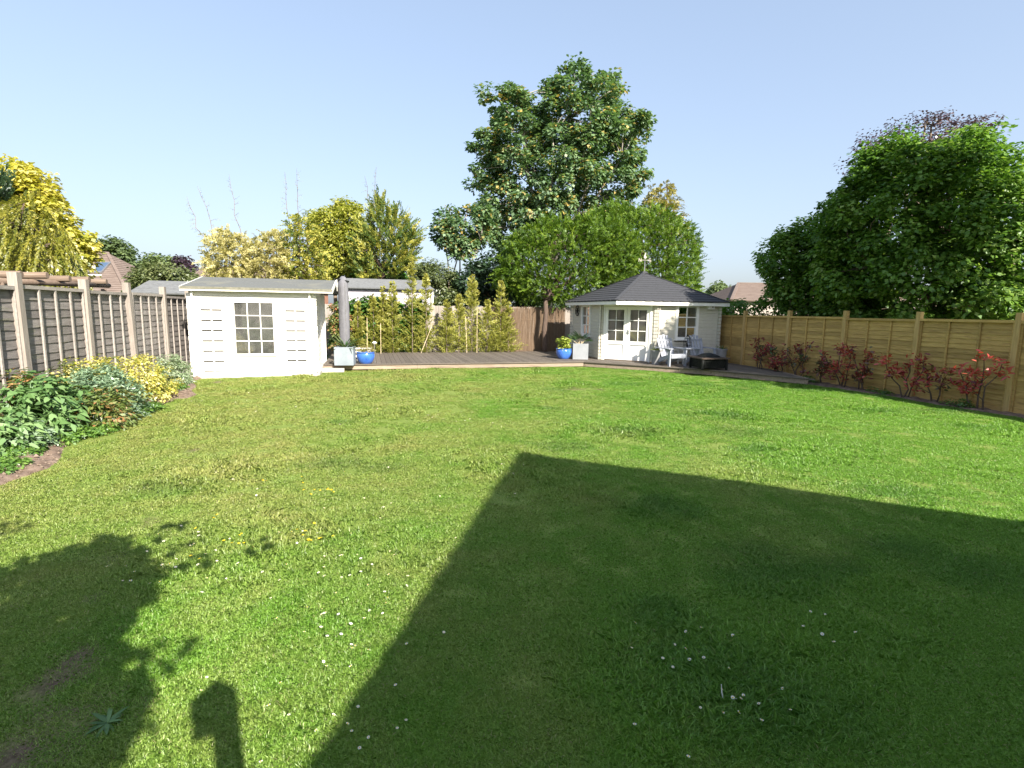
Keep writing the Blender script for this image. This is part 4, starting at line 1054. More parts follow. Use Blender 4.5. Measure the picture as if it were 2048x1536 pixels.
tree('thuja_tree', 'bright green feathery conifer with a bare trunk left of the summerhouse', 'thuja_a', 'thuja', 'redbark', (1.34, 22.42, .0), 2.3, .13, th_(.3), 3800, 1.6, nl=9, ntw=60, twig=.025, inset=.18, fringe=(650, th_(-.45, .5, 30)))
tree('thuja_tree', 'broad bright green conifer rising directly behind the summerhouse roof', 'thuja_b', 'thuja', 'redbark', (6.0, 25, 0), 1.2, .15, th_(.45), 4200, 1.7, nl=6, ntw=40, inset=.2, fringe=(200, th_(.5)))
tree('golden_conifer', 'golden tipped conifer peeping over the bright green conifer behind the summerhouse', 'golden', 'golden', 'redbark', (8.4, 29, 0), 2.5, .15,
     lambda C, c: plumes(C, c, .5, 34, .13, .035, up=.2, out=.5, jit=.7, droop=.5), 520, 1.3, nl=4, ntw=10)
tree('olive_bush', 'grey green bush between the neighbour shed and the dark evergreen', 'olive', 'olive', 'bark', (-3.6, 25.5, 0), .6, .08,
     lambda C, c: broad(C, c, .35, 110, .13, .07, hang=0), 95, 1.1, cat='bush', inset=.15)
tree('laurel_bush', 'fresh green laurel above the neighbour shed roof', 'laurel', 'laurel', 'bark', (-7.2, 28, 0), .8, .08,
     lambda C, c: broad(C, c, .4, 110, .22, .11, hang=.3), 80, 1.2, cat='bush', inset=.15)
wisp = lambda m=.5: (lambda C, c: plumes(C, c, .5, 24, .13, .05, up=.3, out=.6, jit=.9, ang=.9, droop=.35, tint_mid=m, tint_sd=.18))
tree('larch_tree', 'thin pale yellow conifer above the left part of the white shed roof', 'pale_a', 'pale', 'bark', (-12.9, 24, 0), 2, .1, wisp(.5), 520, .9, nl=6, ntw=40, twig=.02)
tree('larch_tree', 'pale yellow conifer above the middle of the white shed roof', 'pale_b', 'pale', 'bark', (-11.2, 24.5, 0), 2, .1, wisp(.42), 520, .9, nl=6, ntw=40, twig=.02)
tree('larch_tree', 'olive yellow conifer with two bare leading shoots above the white shed', 'olive_c', 'conifer', 'bark', (-9.9, 25, 0), 2, .12, wisp(.66), 640, 1.0, nl=6, ntw=40, twig=.02)
tree('ash_tree', 'loose yellow green tree between the olive conifer and the pointed conifer', 'yellow_d', 'yellowgreen', 'bark', (-9.2, 28, 0), 2.5, .14,
     lambda C, c: broad(C, c, .34, 70, .19, .09, hang=.5, tint_sd=.2), 230, 1.2, nl=7, ntw=60, inset=.25, fringe=(40, lambda C, c: broad(C, c, .2, 24, .18, .08, hang=.5, tint_mid=.6)))
tree('cypress_tree', 'pointed conifer with golden tips right of the yellow green tree', 'conifer_e', 'conifer', 'redbark', (-6.4, 25.5, 0), 3, .14,
     lambda C, c: plumes(C, c, .6, 32, .15, .05, up=.6, out=.65, jit=.6, ang=.75, tint_sd=.18), 800, 1.1, nl=5, ntw=30, inset=.2, fringe=(40, lambda C, c: plumes(C, c, .7, 30, .12, .04, up=.7, out=.6)))
# bare leading shoots standing out of the thin conifers
for nm, lab, pts in (('leading_shoot', 'bare arching shoot left of the pale yellow conifers', [((-13.4, 24, 5.2), (-14.3, 24.1, 6.6)), ((-13.0, 24, 5.4), (-13.7, 23.9, 7.0))]),
                     ('leading_shoot', 'tall bare twig between the two pale yellow conifers', [((-12.0, 24.2, 5.3), (-12.5, 24.3, 7.6))]),
                     ('leading_shoot', 'pair of tall bare shoots above the olive yellow conifer', [((-10.2, 25, 5.9), (-10.35, 25, 7.9)), ((-9.8, 25, 6.0), (-9.85, 25.1, 8.1))]),
                     ('leading_shoot', 'spiky leader at the top of the pointed conifer', [((-6.6, 25.5, 6.6), (-6.35, 25.5, 8.3)), ((-6.5, 25.5, 6.2), (-6.9, 25.5, 7.9))])):
    b0 = Vector(pts[0][0]); e_ = empty(nm, b0); tag(e_, lab, 'shoot')
    q = MB(); PP = []
    for p0, p1 in pts:
        ww = wander(Vector(p0)-b0-Vector((0, 0, 1.2)), Vector(p1)-b0, 6, .1); q.tube(ww, [.016, .015, .014, .012, .01, .008, .005], 4)
        for k in range(9):
            t = .35+.62*k/9; p = ww[int(t*6)].lerp(ww[min(6, int(t*6)+1)], t*6 % 1); d_ = Vector((U(-.4, .4), U(-.3, .3), U(.05, .3)))*(1.15-t)
            q.tube([p, p+d_*.6, p+d_+Vector((0, 0, -.03))], [.008, .006, .004], 3); PP += [p+d_*.5+b0, p+d_*.85+b0]
    q.build('twigs', X['bark'], e_)
    foliage('needles', [plumes(np.array([list(p) for p in PP]), np.array([b0.x, b0.y, b0.z+1]), .22, 5, .07, .016, up=.1, jit=.8, tint_mid=.2)], LF['pale'], e_, b0)

tree('yellow_maple', 'bright yellow maple beyond the weathered fence', 'maple', 'maple', 'bark', (-16.2, 17.4, 0), 1.8, .16,
     lambda C, c: broad(C, c, .4, 150, .155, .125, hang=.25, tint_mid=.6, tint_sd=.22, flat=.6), 190, 1.5, nl=7, ntw=60, inset=.45, fringe=(70, lambda C, c: broad(C, c, .16, 30, .14, .11, hang=.2, tint_mid=.7, tint_sd=.15)))
tree('weeping_cypress', 'drooping golden green conifer in front of the yellow maple', 'droop', 'droop', 'redbark', (-12.9, 13.3, 0), 1.5, .14,
     lambda C, c: plumes(C, c, .6, 46, .1, .032, up=-.55, out=.55, jit=.4, ang=.5, droop=.8, tint_sd=.16), 620, 1.1, nl=7, ntw=40)
tree('dark_conifer', 'dark green conifer at the picture edge behind the drooping golden conifer', 'darkleft', 'dark', 'bark', (-15.6, 15.0, 0), 2, .14,
     lambda C, c: plumes(C, c, .6, 30, .15, .05, up=.3), 120, .8, nl=3)
tree('garden_hedge', 'mixed green hedge between the bungalow and the white shed', 'hedge', 'olive', 'bark', (-22.5, 34, 0), .8, .1,
     lambda C, c: broad(C, c, .6, 120, .22, .13, hang=0, tint_mid=.6), 90, 1.5, cat='hedge', inset=.2)
tree('oak_tree', 'dark green oak on the skyline behind the bungalow', 'oak', 'far', 'bark', (-67, 90, 0), 3, .4,
     lambda C, c: broad(C, c, 1.1, 90, .55, .4, tint_mid=.3), 80, 3, nl=4, inset=.6)
tree('skyline_trees', 'green wooded rise behind the mixed hedge', 'hill_green', 'far', 'bark', (-65, 100, 0), 3, .4,
     lambda C, c: broad(C, c, 1.2, 90, .55, .4, tint_mid=.62), 100, 4, nl=4, inset=.6)
tree('copper_beech', 'dark purple tree on the skyline left of the white shed roof', 'purple_far', 'purple', 'bark', (-59, 95, 0), 3, .4,
     lambda C, c: broad(C, c, 1.0, 90, .5, .35, tint_mid=.6), 50, 2, nl=3, inset=.5)
tree('distant_tree', 'small green tree beyond the summerhouse next to the pinkish roof', 'far_right', 'far', 'bark', (27, 70, 0), 2, .3,
     lambda C, c: broad(C, c, .7, 80, .4, .3, tint_mid=.6), 45, 2, nl=3, inset=.3)
for i, (x, y, r, h) in enumerate([(-120, 190, 14, 12), (-90, 210, 16, 13), (-55, 230, 18, 12), (-20, 240, 18, 11), (15, 240, 18, 11), (50, 240, 18, 11), (85, 230, 18, 11), (125, 220, 18, 11), (165, 200, 18, 11)]):
    C = np.array([x, y, 0]) + rdir(90)*np.array([r, 6, h*.5])*(NPR.random((90, 1))**.3) + np.array([0, 0, h*.5])
    P = broad(C, np.array([x, y, 2.]), 2.0, 60, 1.0, .7, tint_mid=.5)
    t = empty('distant_wood', (x, y, 0)); tag(t, 'far off wood along the horizon', kind='stuff'); foliage('crown', [P], LF['far'], t, (x, y, 0))

# right hand side, beyond the treated fence
bl = lambda L=.115, rc=.38, per=135: (lambda C, c: broad(C, c, rc, per, L, L*.85, hang=.35, tint_mid=.52, tint_sd=.22))
tree('lime_tree', 'big leafy green tree overhanging the treated pine fence', 'lime', 'lime', 'bark', W(14.9, 10.6), 1.4, .2, bl(), 560, 2.4, nl=10, ntw=120, twig=.025, inset=.3, fringe=(170, bl(.11, .2, 36)))
SHAPES['dapple_tree'] = ('a', 13.1, [(3.4, 4.0), (3.2, 5.6), (3.8, 7.4), (5.4, 8.7), (7.0, 8.4), (7.8, 7.0), (7.8, 4.6), (6.5, 3.6)])  # crown added out of view, shaped to dapple the summerhouse
tree('lime_tree', 'unseen leafy green tree added outside the right picture edge to dapple the summerhouse', 'dapple_tree', 'lime', 'bark', W(13.4, 5.8), 2.2, .16, bl(), 105, .5, nl=8, ntw=40, twig=.02, inset=.2)
tree('hazel_tree', 'smaller leafy green tree behind the fence right of the summerhouse', 'hazel', 'lime', 'bark', W(13.4, 14.4), 1.2, .12, bl(.115, .34, 110), 330, 1.5, nl=7, ntw=60, twig=.02, inset=.25, fringe=(90, bl(.11, .2, 34)))
tree('copper_beech', 'purple leaved beech showing above the big leafy green tree', 'beech', 'purple', 'bark', (18.6, 26, 0), 3, .22,
     lambda C, c: broad(C, c, .5, 40, .15, .09, hang=.1, tint_mid=.5), 150, 1.6, nl=10, ntw=110, twig=.025, inset=.12)
tree('dogwood_shrub', 'small dark leaved shrub over the fence beside the summerhouse', 'dogwood', 'lime', 'bark', W(13.2, 16.9), 1.3, .05,
     lambda C, c: broad(C, c, .28, 40, .14, .1, tint_mid=.35), 30, .4, cat='shrub', nl=5, ntw=14, twig=.012, inset=.05)
tree('ivy', 'dark green ivy climbing the back fence behind the young conifers', 'ivy', 'ivy', 'bark', W(.3, 21.85), .6, .04,
     lambda C, c: broad(C, c, .2, 60, .13, .11, hang=.4), 170, .16, cat='ivy', nl=8, ntw=0, inset=.08)
tree_pts = [(U(-1.35, -.75), U(.3, 2.0)) for _ in range(46)]
C = np.array([list(W(a, 20.6+U(-.2, .2), z)) for a, z in tree_pts])
t = empty('copper_shrub', W(-1.0, 20.6, 0)); tag(t, 'tall shrub with coppery leaf tips between the white shed and the grey parasol', 'shrub')
foliage('leaves', [broad(C, np.array(W(-1.0, 21, .8)), .2, 50, .1, .06, tint_mid=.55, tint_sd=.25)], LF['nandina'], t, W(-1.0, 20.6, 0))
q = MB(); q.tube([(0, 0, 0), (.05, 0, .9), (-.05, 0, 1.8)], [.03, .025, .012], 6); q.tube([(0, 0, .3), (-.25, .05, 1.5)], [.02, .01], 5); q.build('stem', X['bark'], t)

# the row of young conifers
YC = [(-.41, 2.18, .32, 'nearest the grey parasol, without a visible cane'), (.14, 2.47, .36, 'second from the grey parasol'), (.53, 2.75, .34, 'third from the parasol with a bare tip'), (.88, 2.96, .38, 'fourth from the parasol against the lilac shed'),
      (1.61, 3.83, .46, 'tallest of the row, reaching above the lilac shed roof'), (2.16, 3.3, .42, 'at the right end of the lilac shed wall'), (2.95, 2.3, .42, 'short one just right of the lilac shed'), (3.43, 2.5, .4, 'leaning on the first pale cane'),
      (3.99, 3.3, .55, 'wide pointed one beside the second pale cane'), (4.6, 2.3, .46, 'short bushy one left of the reed screen'), (5.17, 3.1, .44, 'tall spiky one at the left end of the reed screen'), (5.5, 2.2, .4, 'last of the row in front of the reed screen')]
for i, (a, top, wd, where) in enumerate(YC):
    base = W(a, 21.15+U(-.1, .12), .0)
    t = empty('young_conifer', base); tag(t, 'young yellow green conifer, '+where, 'conifer', 'young conifers in a row along the back fence')
    n = int(88+34*top); wd *= 1.25; zz = NPR.random(n)**1.05*(top-.2)+.12
    wl = wd*1.25*np.clip(1.08-(zz/top)**1.1, .1, 1)*NPR.uniform(.6, 1.1, n)
    az = NPR.uniform(0, 2*pi, n)
    r_ = .12*NPR.random(n)
    C = np.stack([base.x+np.cos(az)*r_*wl/wd, base.y+np.sin(az)*r_*wl/wd, zz], 1)
    A = np.stack([np.cos(az)*.85, np.sin(az)*.85, np.full(n, .6)], 1)
    cen = C - A*1.; parts = []
    N = nrm(np.cross(nrm(A), nrm(rdir(n)))); m_ = 20; A = nrm(A + rdir(n)*.25)
    tt = np.tile((np.arange(m_)+.5)/m_, n); aa = np.repeat(A, m_, 0); nn_ = np.repeat(N, m_, 0); ll = np.repeat(wl*1.15, m_)
    S = np.cross(aa, nn_); sd = np.where(NPR.random(n*m_) < .5, -1., 1.)
    P = np.repeat(C, m_, 0)+aa*(tt*ll)[:, None]; P[:, 2] -= .12*tt**2*ll
    D = aa*.75+S*(sd*.7)[:, None]+rdir(n*m_)*.4
    V, nv = leaf_polys(P, D, nrm(nn_+rdir(n*m_)*.5), .1*(1.15-.7*tt)*NPR.uniform(.6, 1.3, n*m_), np.full(n*m_, .034), fold=.1)
    ti = np.clip(np.repeat(NPR.normal(.42, .14, n)+.25*(zz/top), m_)+NPR.normal(0, .1, n*m_)+.22*(tt-.5), 0, 1)
    foliage('sprays', [(V, ti, nv)], LF['young'], t, base)
    q = MB(); q.tube([(0, 0, 0), (U(-.02, .02), 0, top*.5), (U(-.03, .03), 0, top)], [.022, .016, .005], 6); q.build('stem', X['bark'], t)
for i, (a, lean, top, lab) in enumerate([(-.1, .02, 1.5, 'pale cane among the young conifers nearest the grey parasol'), (.4, .01, 1.3, 'pale cane behind the left blue pot'), (2.0, .5, 1.25, 'slanting pale cane leaning across the young conifers'), (3.72, -.06, 1.6, 'upright pale cane left of the wide pointed young conifer'), (4.12, 0, 1.9, 'tall upright pale cane in front of the wide pointed young conifer')]):
    q = MB(); q.tube([(0, 0, 0), (lean*.5, 0, top*.5), (lean, 0, top)], .011, 6)
    tag(q.build('bamboo_cane', X['cane'], None, W(a-(lean if lean > .3 else 0)*.3, 20.85, .02), (0, 0, TH)), lab, 'cane', 'bamboo canes in the conifer row')

# leafy shrub by the viewer whose shadow falls into the lower left of the lawn
SH = np.array([(-3.67, 3.12), (-3.57, 3.45), (-3.46, 3.71), (-3.3, 3.88), (-3.26, 4.08), (-2.96, 3.9), (-2.65, 3.7), (-2.46, 3.48), (-2.32, 3.24), (-2.34, 3.03), (-2.14, 2.66), (-1.96, 2.42), (-1.92, 2.5), (-1.88, 2.48), (-1.76, 2.3), (-1.66, 2.22), (-1.66, 2.13), (-1.6, 2.01), (-1.52, 1.93), (-1.42, 1.75), (-1.27, 1.51), (-2.13, 1.5), (-3.9, 2.0), (-4.6, 2.6), (-4.3, 3.2)])
pts = np.zeros((0, 2))
while len(pts) < 950:
    p = SH.min(0)+NPR.random((1200, 2))*(SH.max(0)-SH.min(0)); pts = np.vstack([pts, p[in_poly(p, SH)]])
pts = pts[:950]
ext = np.array([(-4.06, 4.09), (-3.52, 3.65), (-2.84, 4.34), (-2.53, 4.06), (-2.27, 3.68), (-2.39, 3.55), (-2.86, 4.05), (-1.97, 3.93), (-2.02, 2.7), (-1.83, 2.65), (-4.14, 4.24), (-2.67, 3.9)])
pts = np.vstack([pts, ext])
z = NPR.uniform(2.5, 3.15, len(pts)); k = z/math.tan(SUN_EL)
C = np.stack([pts[:, 0]+SUN_H.x*k, pts[:, 1]+SUN_H.y*k, z], 1)
base = Vector((-.75, -1.3, 0)); t = empty('climbing_shrub', base); tag(t, 'leafy shrub beside the viewer that shades the near lawn corner', 'shrub')
foliage('crown', [broad(C, np.array([-.6, -.9, 2.4]), .06, 8, .11, .085, tint_sd=.2)], LF['lime'], t, base)
q = MB(); limbs(q, (0, 0, 0), (0, 0, 1.6), [Vector(p)-base for p in C[::70]], .05, .01); q.build('stem', X['bark'], t, smooth=True)

# ------------------------------------------------------------------ flower bed shrubs on the left
def shrub(name, label, ab, rx, ry, h, leaf, n, per, rc, L, Wd, cat='shrub', z0=.08, shape=None, hang=.1, mid=.5, sd=.2, flatb=.55, stems=6, bark='bark', stand=0.):
    base = W(ab[0], ab[1], z0); d = rdir(n); d[:, 2] = np.abs(d[:, 2])*1.0-.18
    r_ = NPR.random((n, 1))**.35
    loc = d*r_*np.array([rx, ry, h*.92]); loc[:, 2] = np.clip(loc[:, 2]+h*.08+stand, .04+stand, None)
    loc[:, :2] += NPR.normal(0, rx*.07, (n, 2))
    C = np.stack([np.array(Q)*l[0]+np.array(G)*l[1]+np.array([0, 0, l[2]]) for l in loc])+np.array(base)
    t = empty(name, base); tag(t, label, cat)
    foliage('leaves', [broad(C, np.array(base)+np.array([0, 0, h*.25]), rc, per, L, Wd, hang=hang, tint_mid=mid, tint_sd=sd, shape=shape)], LF[leaf], t, base)
    q = MB()
    for i in range(stems):
        p = Vector(C[RND.randrange(n)])-base; q.tube(wander((U(-.05, .05), U(-.05, .05), -.05), p*.9, 3, .04), [.014, .011, .008, .005], 5)
    q.build('stem', X[bark], t)
    return t
shrub('rhododendron', 'large leaved glossy green shrub nearest the viewer in the left bed', (-4.42, 8.75), .5, .75, .98, 'rhodo', 130, 13, .14, .15, .05, shape='long', hang=.1)
shrub('rhododendron', 'glossy large leaved shrub at the picture edge below the pale fence post', (-4.55, 7.75), .55, .6, .66, 'rhodo', 110, 13, .13, .11, .045, shape='long', hang=.1, mid=.6)
shrub('euphorbia', 'blue green euphorbia mound behind the large leaved shrub', (-4.2, 9.8), .58, .9, .96, 'bluegreen', 230, 40, .11, .07, .026, hang=-.25)
shrub('euphorbia', 'low blue green clump at the picture edge in front of the large leaved shrub', (-4.35, 7.95), .4, .5, .42, 'bluegreen', 80, 34, .09, .065, .024, hang=-.2)
shrub('nandina', 'low green and coppery nandina between large leaved shrub and bed edge', (-3.92, 9.2), .4, .5, .66, 'nandina', 95, 22, .12, .1, .032, hang=.3)
shrub('pieris', 'shrub with orange young shoots standing against the pale fence post', (-4.75, 9.1), .3, .45, 1.08, 'pieris', 60, 22, .11, .1, .03, hang=-.2, mid=.5, sd=.25)
shrub('golden_euonymus', 'taller golden variegated euonymus close to the weathered fence', (-4.62, 10.7), .46, .8, 1.2, 'euonymus', 110, 40, .13, .055, .035, mid=.62, sd=.22)
shrub('golden_euonymus', 'spreading golden variegated euonymus beside the round pale green shrub', (-4.32, 11.7), .55, .95, 1.0, 'euonymus', 170, 40, .13, .055, .035, mid=.62, sd=.22)
shrub('pittosporum', 'rounded pale variegated shrub next to the white shed', (-4.5, 14.0), .4, .5, .8, 'variegated', 170, 40, .09, .055, .022, hang=-.1)
shrub('climbing_rose', 'thin straggly plant climbing the fence above the euphorbia', (-4.82, 10.1), .14, .6, 1.15, 'olive', 30, 14, .09, .06, .035, mid=.6)
for i, (ab, rx, ry, h, lab) in enumerate([((-3.98, 8.5), .2, .5, .16, 'low green ground cover at the foot of the large leaved shrub'), ((-3.95, 10.3), .2, .5, .17, 'low green ground cover below the euphorbia mound'),
                                         ((-4.12, 13.1), .16, .3, .14, 'small low green patch below the round pale shrub'), ((-4.15, 7.5), .25, .35, .13, 'low green patch on the bare soil at the picture edge'), ((-3.72, 8.9), .12, .4, .1, 'thin green creeper along the bed edge by the coppery nandina'), ((-3.78, 10.6), .14, .35, .12, 'green creeper spilling onto the lawn by the golden euonymus'), ((-4.05, 6.9), .3, .3, .08, 'sparse weeds on the bare soil nearest the viewer')]):
    shrub('ground_cover', lab, ab, rx, ry, h, 'cover', 60, 24, .07, .05, .026, cat='ground cover', z0=.04, hang=.0, stems=2)

# red leaved shrubs along the right fence
PH = [(13.97, 1.15, .35, 'dark red shrub standing between the decking and the summerhouse end of the fence'), (13.2, .85, .3, 'small dim red shrub behind the far tip of the decking'), (12.46, 1.0, .38, 'red and green leaved shrub beside the tip of the decking'),
      (11.6, .62, .25, 'tiny red sprig just past the decking tip'), (10.95, 1.02, .42, 'red shrub with sunlit scarlet shoots in the middle of the fence run'), (10.4, .95, .36, 'red tufted shrub right of the scarlet lit one'),
      (9.25, 1.06, .5, 'largest bright red shrub on dark bare stems by the tall lit post'), (8.6, .72, .36, 'low red and green shrub between the two lit posts'), (7.75, 1.1, .42, 'tall red shrub at the picture edge on the right')]
for b, top, sp_, lab in PH:
    base = W(11.74, b, .02); t = empty('photinia', base); tag(t, lab, 'shrub', 'red leaved shrubs along the treated fence')
    q = MB(); tips = []
    ns_ = 3 if top > .8 else 2
    for k in range(ns_):
        ax = U(-.08, .08)+(k-(ns_-1)/2)*sp_*.35
        tipp = Vector(Q*U(-.22, .05)+G*((k-(ns_-1)/2)*sp_*.9+U(-.1, .1)))+Vector((0, 0, top*U(.72, 1.0)))
        ww = wander(Vector(G)*ax*.5, tipp, 4, .1); q.tube(ww, [.019, .016, .013, .009, .006], 6); tips.append(tipp)
        for _ in range(3):
            t_ = U(.4, .85); p = ww[int(t_*4)]; e_ = p+Vector((U(-.16, .1), U(-.2, .2), U(.02, .2))); q.tube([p, e_], [.009, .005], 5); tips.append(e_)
    q.build('stem', X['redbark'], t)
    lit = b in (10.95, 9.25, 7.75); Cc = np.array([list(p+base) for p in tips]); n = len(Cc)*19  # sunlight on some plants put into the leaf tint as brighter red
    c = np.repeat(Cc, 19, 0)+NPR.normal(0, .06, (n, 3)); D = rdir(n); D[:, 2] = D[:, 2]*.6+.35; N = nrm(rdir(n)+np.array([-.3, -.2, .8]))
    V, nv = leaf_polys(c, D, N, NPR.uniform(.07, .14, n), NPR.uniform(.03, .048, n), shape='long', fold=.12)
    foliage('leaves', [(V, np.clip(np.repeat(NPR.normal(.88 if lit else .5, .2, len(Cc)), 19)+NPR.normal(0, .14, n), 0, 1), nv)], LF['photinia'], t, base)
for i, (b, lab) in enumerate([(12.0, 'weedy green tuft near the decking tip under the fence'), (9.9, 'weedy green tuft left of the largest red shrub'), (8.1, 'weedy green tuft near the right picture edge under the fence')]):
    shrub('weed_tuft', lab, (11.72, b), .12, .35, .2, 'cover', 26, 18, .07, .05, .025, cat='weed', z0=.02, stems=2, mid=.35)

# ------------------------------------------------------------------ pots and planters
DZ = .182
def bowl(name, xy, r, h, label, group):
    t = empty(name, (xy[0], xy[1], DZ)); tag(t, label, 'plant pot', group)
    pr = [(.58, 0), (.62, .02), (.8, .2), (.94, .45), (1.0, .68), (.97, .85), (.93, .9), (1.0, .93), (1.02, .97), (.99, 1.0), (.9, .98), (.88, .9)]
    q = MB(); q.lathe([(r*a, h*b) for a, b in pr], 40); o = q.build('bowl', X['blue'], t, smooth=True)
    q = MB(); q.lathe([(r*.9, h*.86), (r*.45, h*.92), (.01, h*.93)], 20); q.build('soil', X['soil'], t)
    return t
bowl('blue_pot', (-4.52, 16.36), .275, .36, 'round blue glazed pot beside the zinc cube planter', 'blue glazed pots')
bowl('blue_pot', (1.84, 19.05), .285, .37, 'round blue glazed pot beside the pale cube planter by the summerhouse', 'blue glazed pots')

def cube_planter(name, c, rz, w, h, mat, label):
    t = empty(name, (c[0], c[1], DZ), rz); tag(t, label, 'planter', 'cube planters')
    q = MB(); k = w/2; th_w = .03
    for x0, x1, y0, y1 in ((-k, k, -k, -k+th_w), (-k, k, k-th_w, k), (-k, -k+th_w, -k+th_w, k-th_w), (k-th_w, k, -k+th_w, k-th_w)): q.box(x0, x1, y0, y1, 0, h)
    q.build('box', mat, t)
    q = MB(); q.box(-k+th_w, k-th_w, -k+th_w, k-th_w, .05, h-.04); q.build('soil', X['soil'], t)
    return t
cube_planter('cube_planter', (-5.03, 15.98), TH*.6, .55, .54, X['zinc'], 'bluish zinc cube planter with spiky plant by the white shed')
cube_planter('cube_planter', (2.43, 19.12), -.06, .54, .56, X['stonepot'], 'pale grey cube planter with fan palm by the summerhouse')

def blade_plant(name, label, base, n, L0, L1, wdt, leaf, cat='plant', up=.8, arch=.5, tint=.5, nseg=1, spread=.04):
    t = empty(name, base); tag(t, label, cat)
    P, D, Ls = [], [], []
    for _ in range(n):
        az = U(0, 2*pi); el = U(.25, 1.45)*up
        P.append((U(-spread, spread), U(-spread, spread), 0)); D.append((math.cos(az)*math.cos(el), math.sin(az)*math.cos(el), math.sin(el))); Ls.append(U(L0, L1))
    P = np.array(P); D = np.array(D); Ls = np.array(Ls); N = np.tile(np.array([0, 0, 1.]), (n, 1))+rdir(n)*.15
    V, nv = leaf_polys(P, D, N, Ls, np.full(n, wdt), shape='long', fold=.1)
    me = quad_mesh('leaves', V, np.clip(NPR.normal(tint, .2, n), 0, 1), LF[leaf], nv); link('leaves', me, t)
    return t
blade_plant('spiky_plant', 'spiky arching plant growing in the zinc cube planter', (-5.03, 15.98, DZ+.48), 46, .3, .62, .035, 'palm', tint=.55)
tp = empty('potted_flower', (-4.52, 16.36, DZ+.33)); tag(tp, 'wispy plant growing in the blue pot near the white shed', 'plant')
C = np.array([(-4.52+U(-.2, .2), 16.36+U(-.2, .2), DZ+.33+U(0, .18)) for _ in range(30)])
foliage('leaves', [broad(C, np.array([-4.52, 16.36, DZ+.3]), .09, 18, .11, .014, hang=-.5, tint_sd=.25)], LF['wispy'], tp, (-4.52, 16.36, DZ+.33))
gl = empty('garden_light', (-4.3, 16.6, DZ)); tag(gl, 'white topped garden light standing behind the blue pot by the shed', 'garden light')
q = MB(); q.tube([(0, 0, 0), (0, 0, .62)], .009, 6); q.build('stake', X['steel'], gl)
q = MB(); q.lathe([(.02, .56), (.025, .61), (.075, .615), (.07, .64), (.03, .665), (.004, .67)], 18); q.build('cap', X['white'], gl, smooth=True)
tp = empty('lime_plant', (1.84, 19.05, DZ+.34)); tag(tp, 'lime green leafy plant growing in the blue pot by the summerhouse', 'plant')
C = np.array([(1.84+U(-.14, .14), 19.05+U(-.14, .14), DZ+.36+U(0, .36)) for _ in range(34)])
foliage('leaves', [broad(C, np.array([1.84, 19.05, DZ+.35]), .08, 12, .12, .06, hang=.2, tint_sd=.25)], LF['limeplant'], tp, (1.84, 19.05, DZ+.34))
q = MB(); q.tube([(0, 0, -.02), (.02, 0, .25)], .012, 6); q.build('stem', X['stem'], tp)
# fan palm
pb = (2.43, 19.12, DZ+.5); tp = empty('fan_palm', pb); tag(tp, 'fan palm with fingered leaves in the pale cube planter', 'palm')
q = MB(); P, D, N, Ls = [], [], [], []
for k in range(11):
    az = U(0, 2*pi); el = U(.5, 1.35); l = U(.22, .5); tipp = Vector((math.cos(az)*math.cos(el)*l*1.3, math.sin(az)*math.cos(el)*l*1.3, math.sin(el)*l))
    q.tube([(U(-.05, .05), U(-.05, .05), 0), tipp*.6+Vector((0, 0, .03)), tipp], [.011, .009, .006], 5)
    ax = tipp.normalized(); ax = (ax+Vector((0, 0, -.25))).normalized(); sx = ax.cross(Vector((0, 0, 1))).normalized(); nn = sx.cross(ax)
    for j in range(15):
        th_ = (j-7)/7*1.75; P.append(tipp); D.append(ax*math.cos(th_)+sx*math.sin(th_)+Vector((0, 0, U(-.15, .05)))); N.append(nn+Vector((U(-.3, .3), U(-.3, .3), 0))); Ls.append(U(.22, .32)*(1-.25*abs(th_)/1.75))
q.build('stalks', X['cane'], tp)
V, nv = leaf_polys(np.array(P), np.array(D), np.array(N), np.array(Ls), np.full(len(P), .03), shape='long', fold=.15)
link('leaves', quad_mesh('leaves', V, np.clip(NPR.normal(.45, .18, len(P)), 0, 1), LF['palm'], nv), tp)

def taper_pot(xy, r0, r1, h, label):
    t = empty('tapered_pot', (xy[0], xy[1], DZ)); tag(t, label, 'plant pot', 'tall grey pots'); q = MB()
    q.lathe([(r0, 0), (r1*.97, h*.9), (r1*1.04, h*.9), (r1*1.05, h), (r1*.95, h), (r1*.92, h*.9)], 30); q.build('pot', X['potgrey'], t); auto_smooth(t.children[0].data) if t.children else None
    q = MB(); q.lathe([(r1*.93, h*.9), (.01, h*.93)], 18); q.build('soil', X['soil'], t)
taper_pot((4.72, 17.42), .13, .185, .47, 'tall tapered grey pot next to the white double doors')
blade_plant('strappy_plant', 'yellowish strappy plant in the tapered pot by the double doors', (4.72, 17.42, DZ+.43), 40, .12, .26, .022, 'limeplant', tint=.65, spread=.1)
taper_pot((7.05, 18.0), .15, .2, .5, 'tall tapered grey pot in the shade behind the fire pit')
blade_plant('strappy_plant', 'green strappy plant in the shaded tapered pot behind the fire pit', (7.05, 18.0, DZ+.46), 36, .12, .28, .024, 'palm', tint=.75, spread=.1)

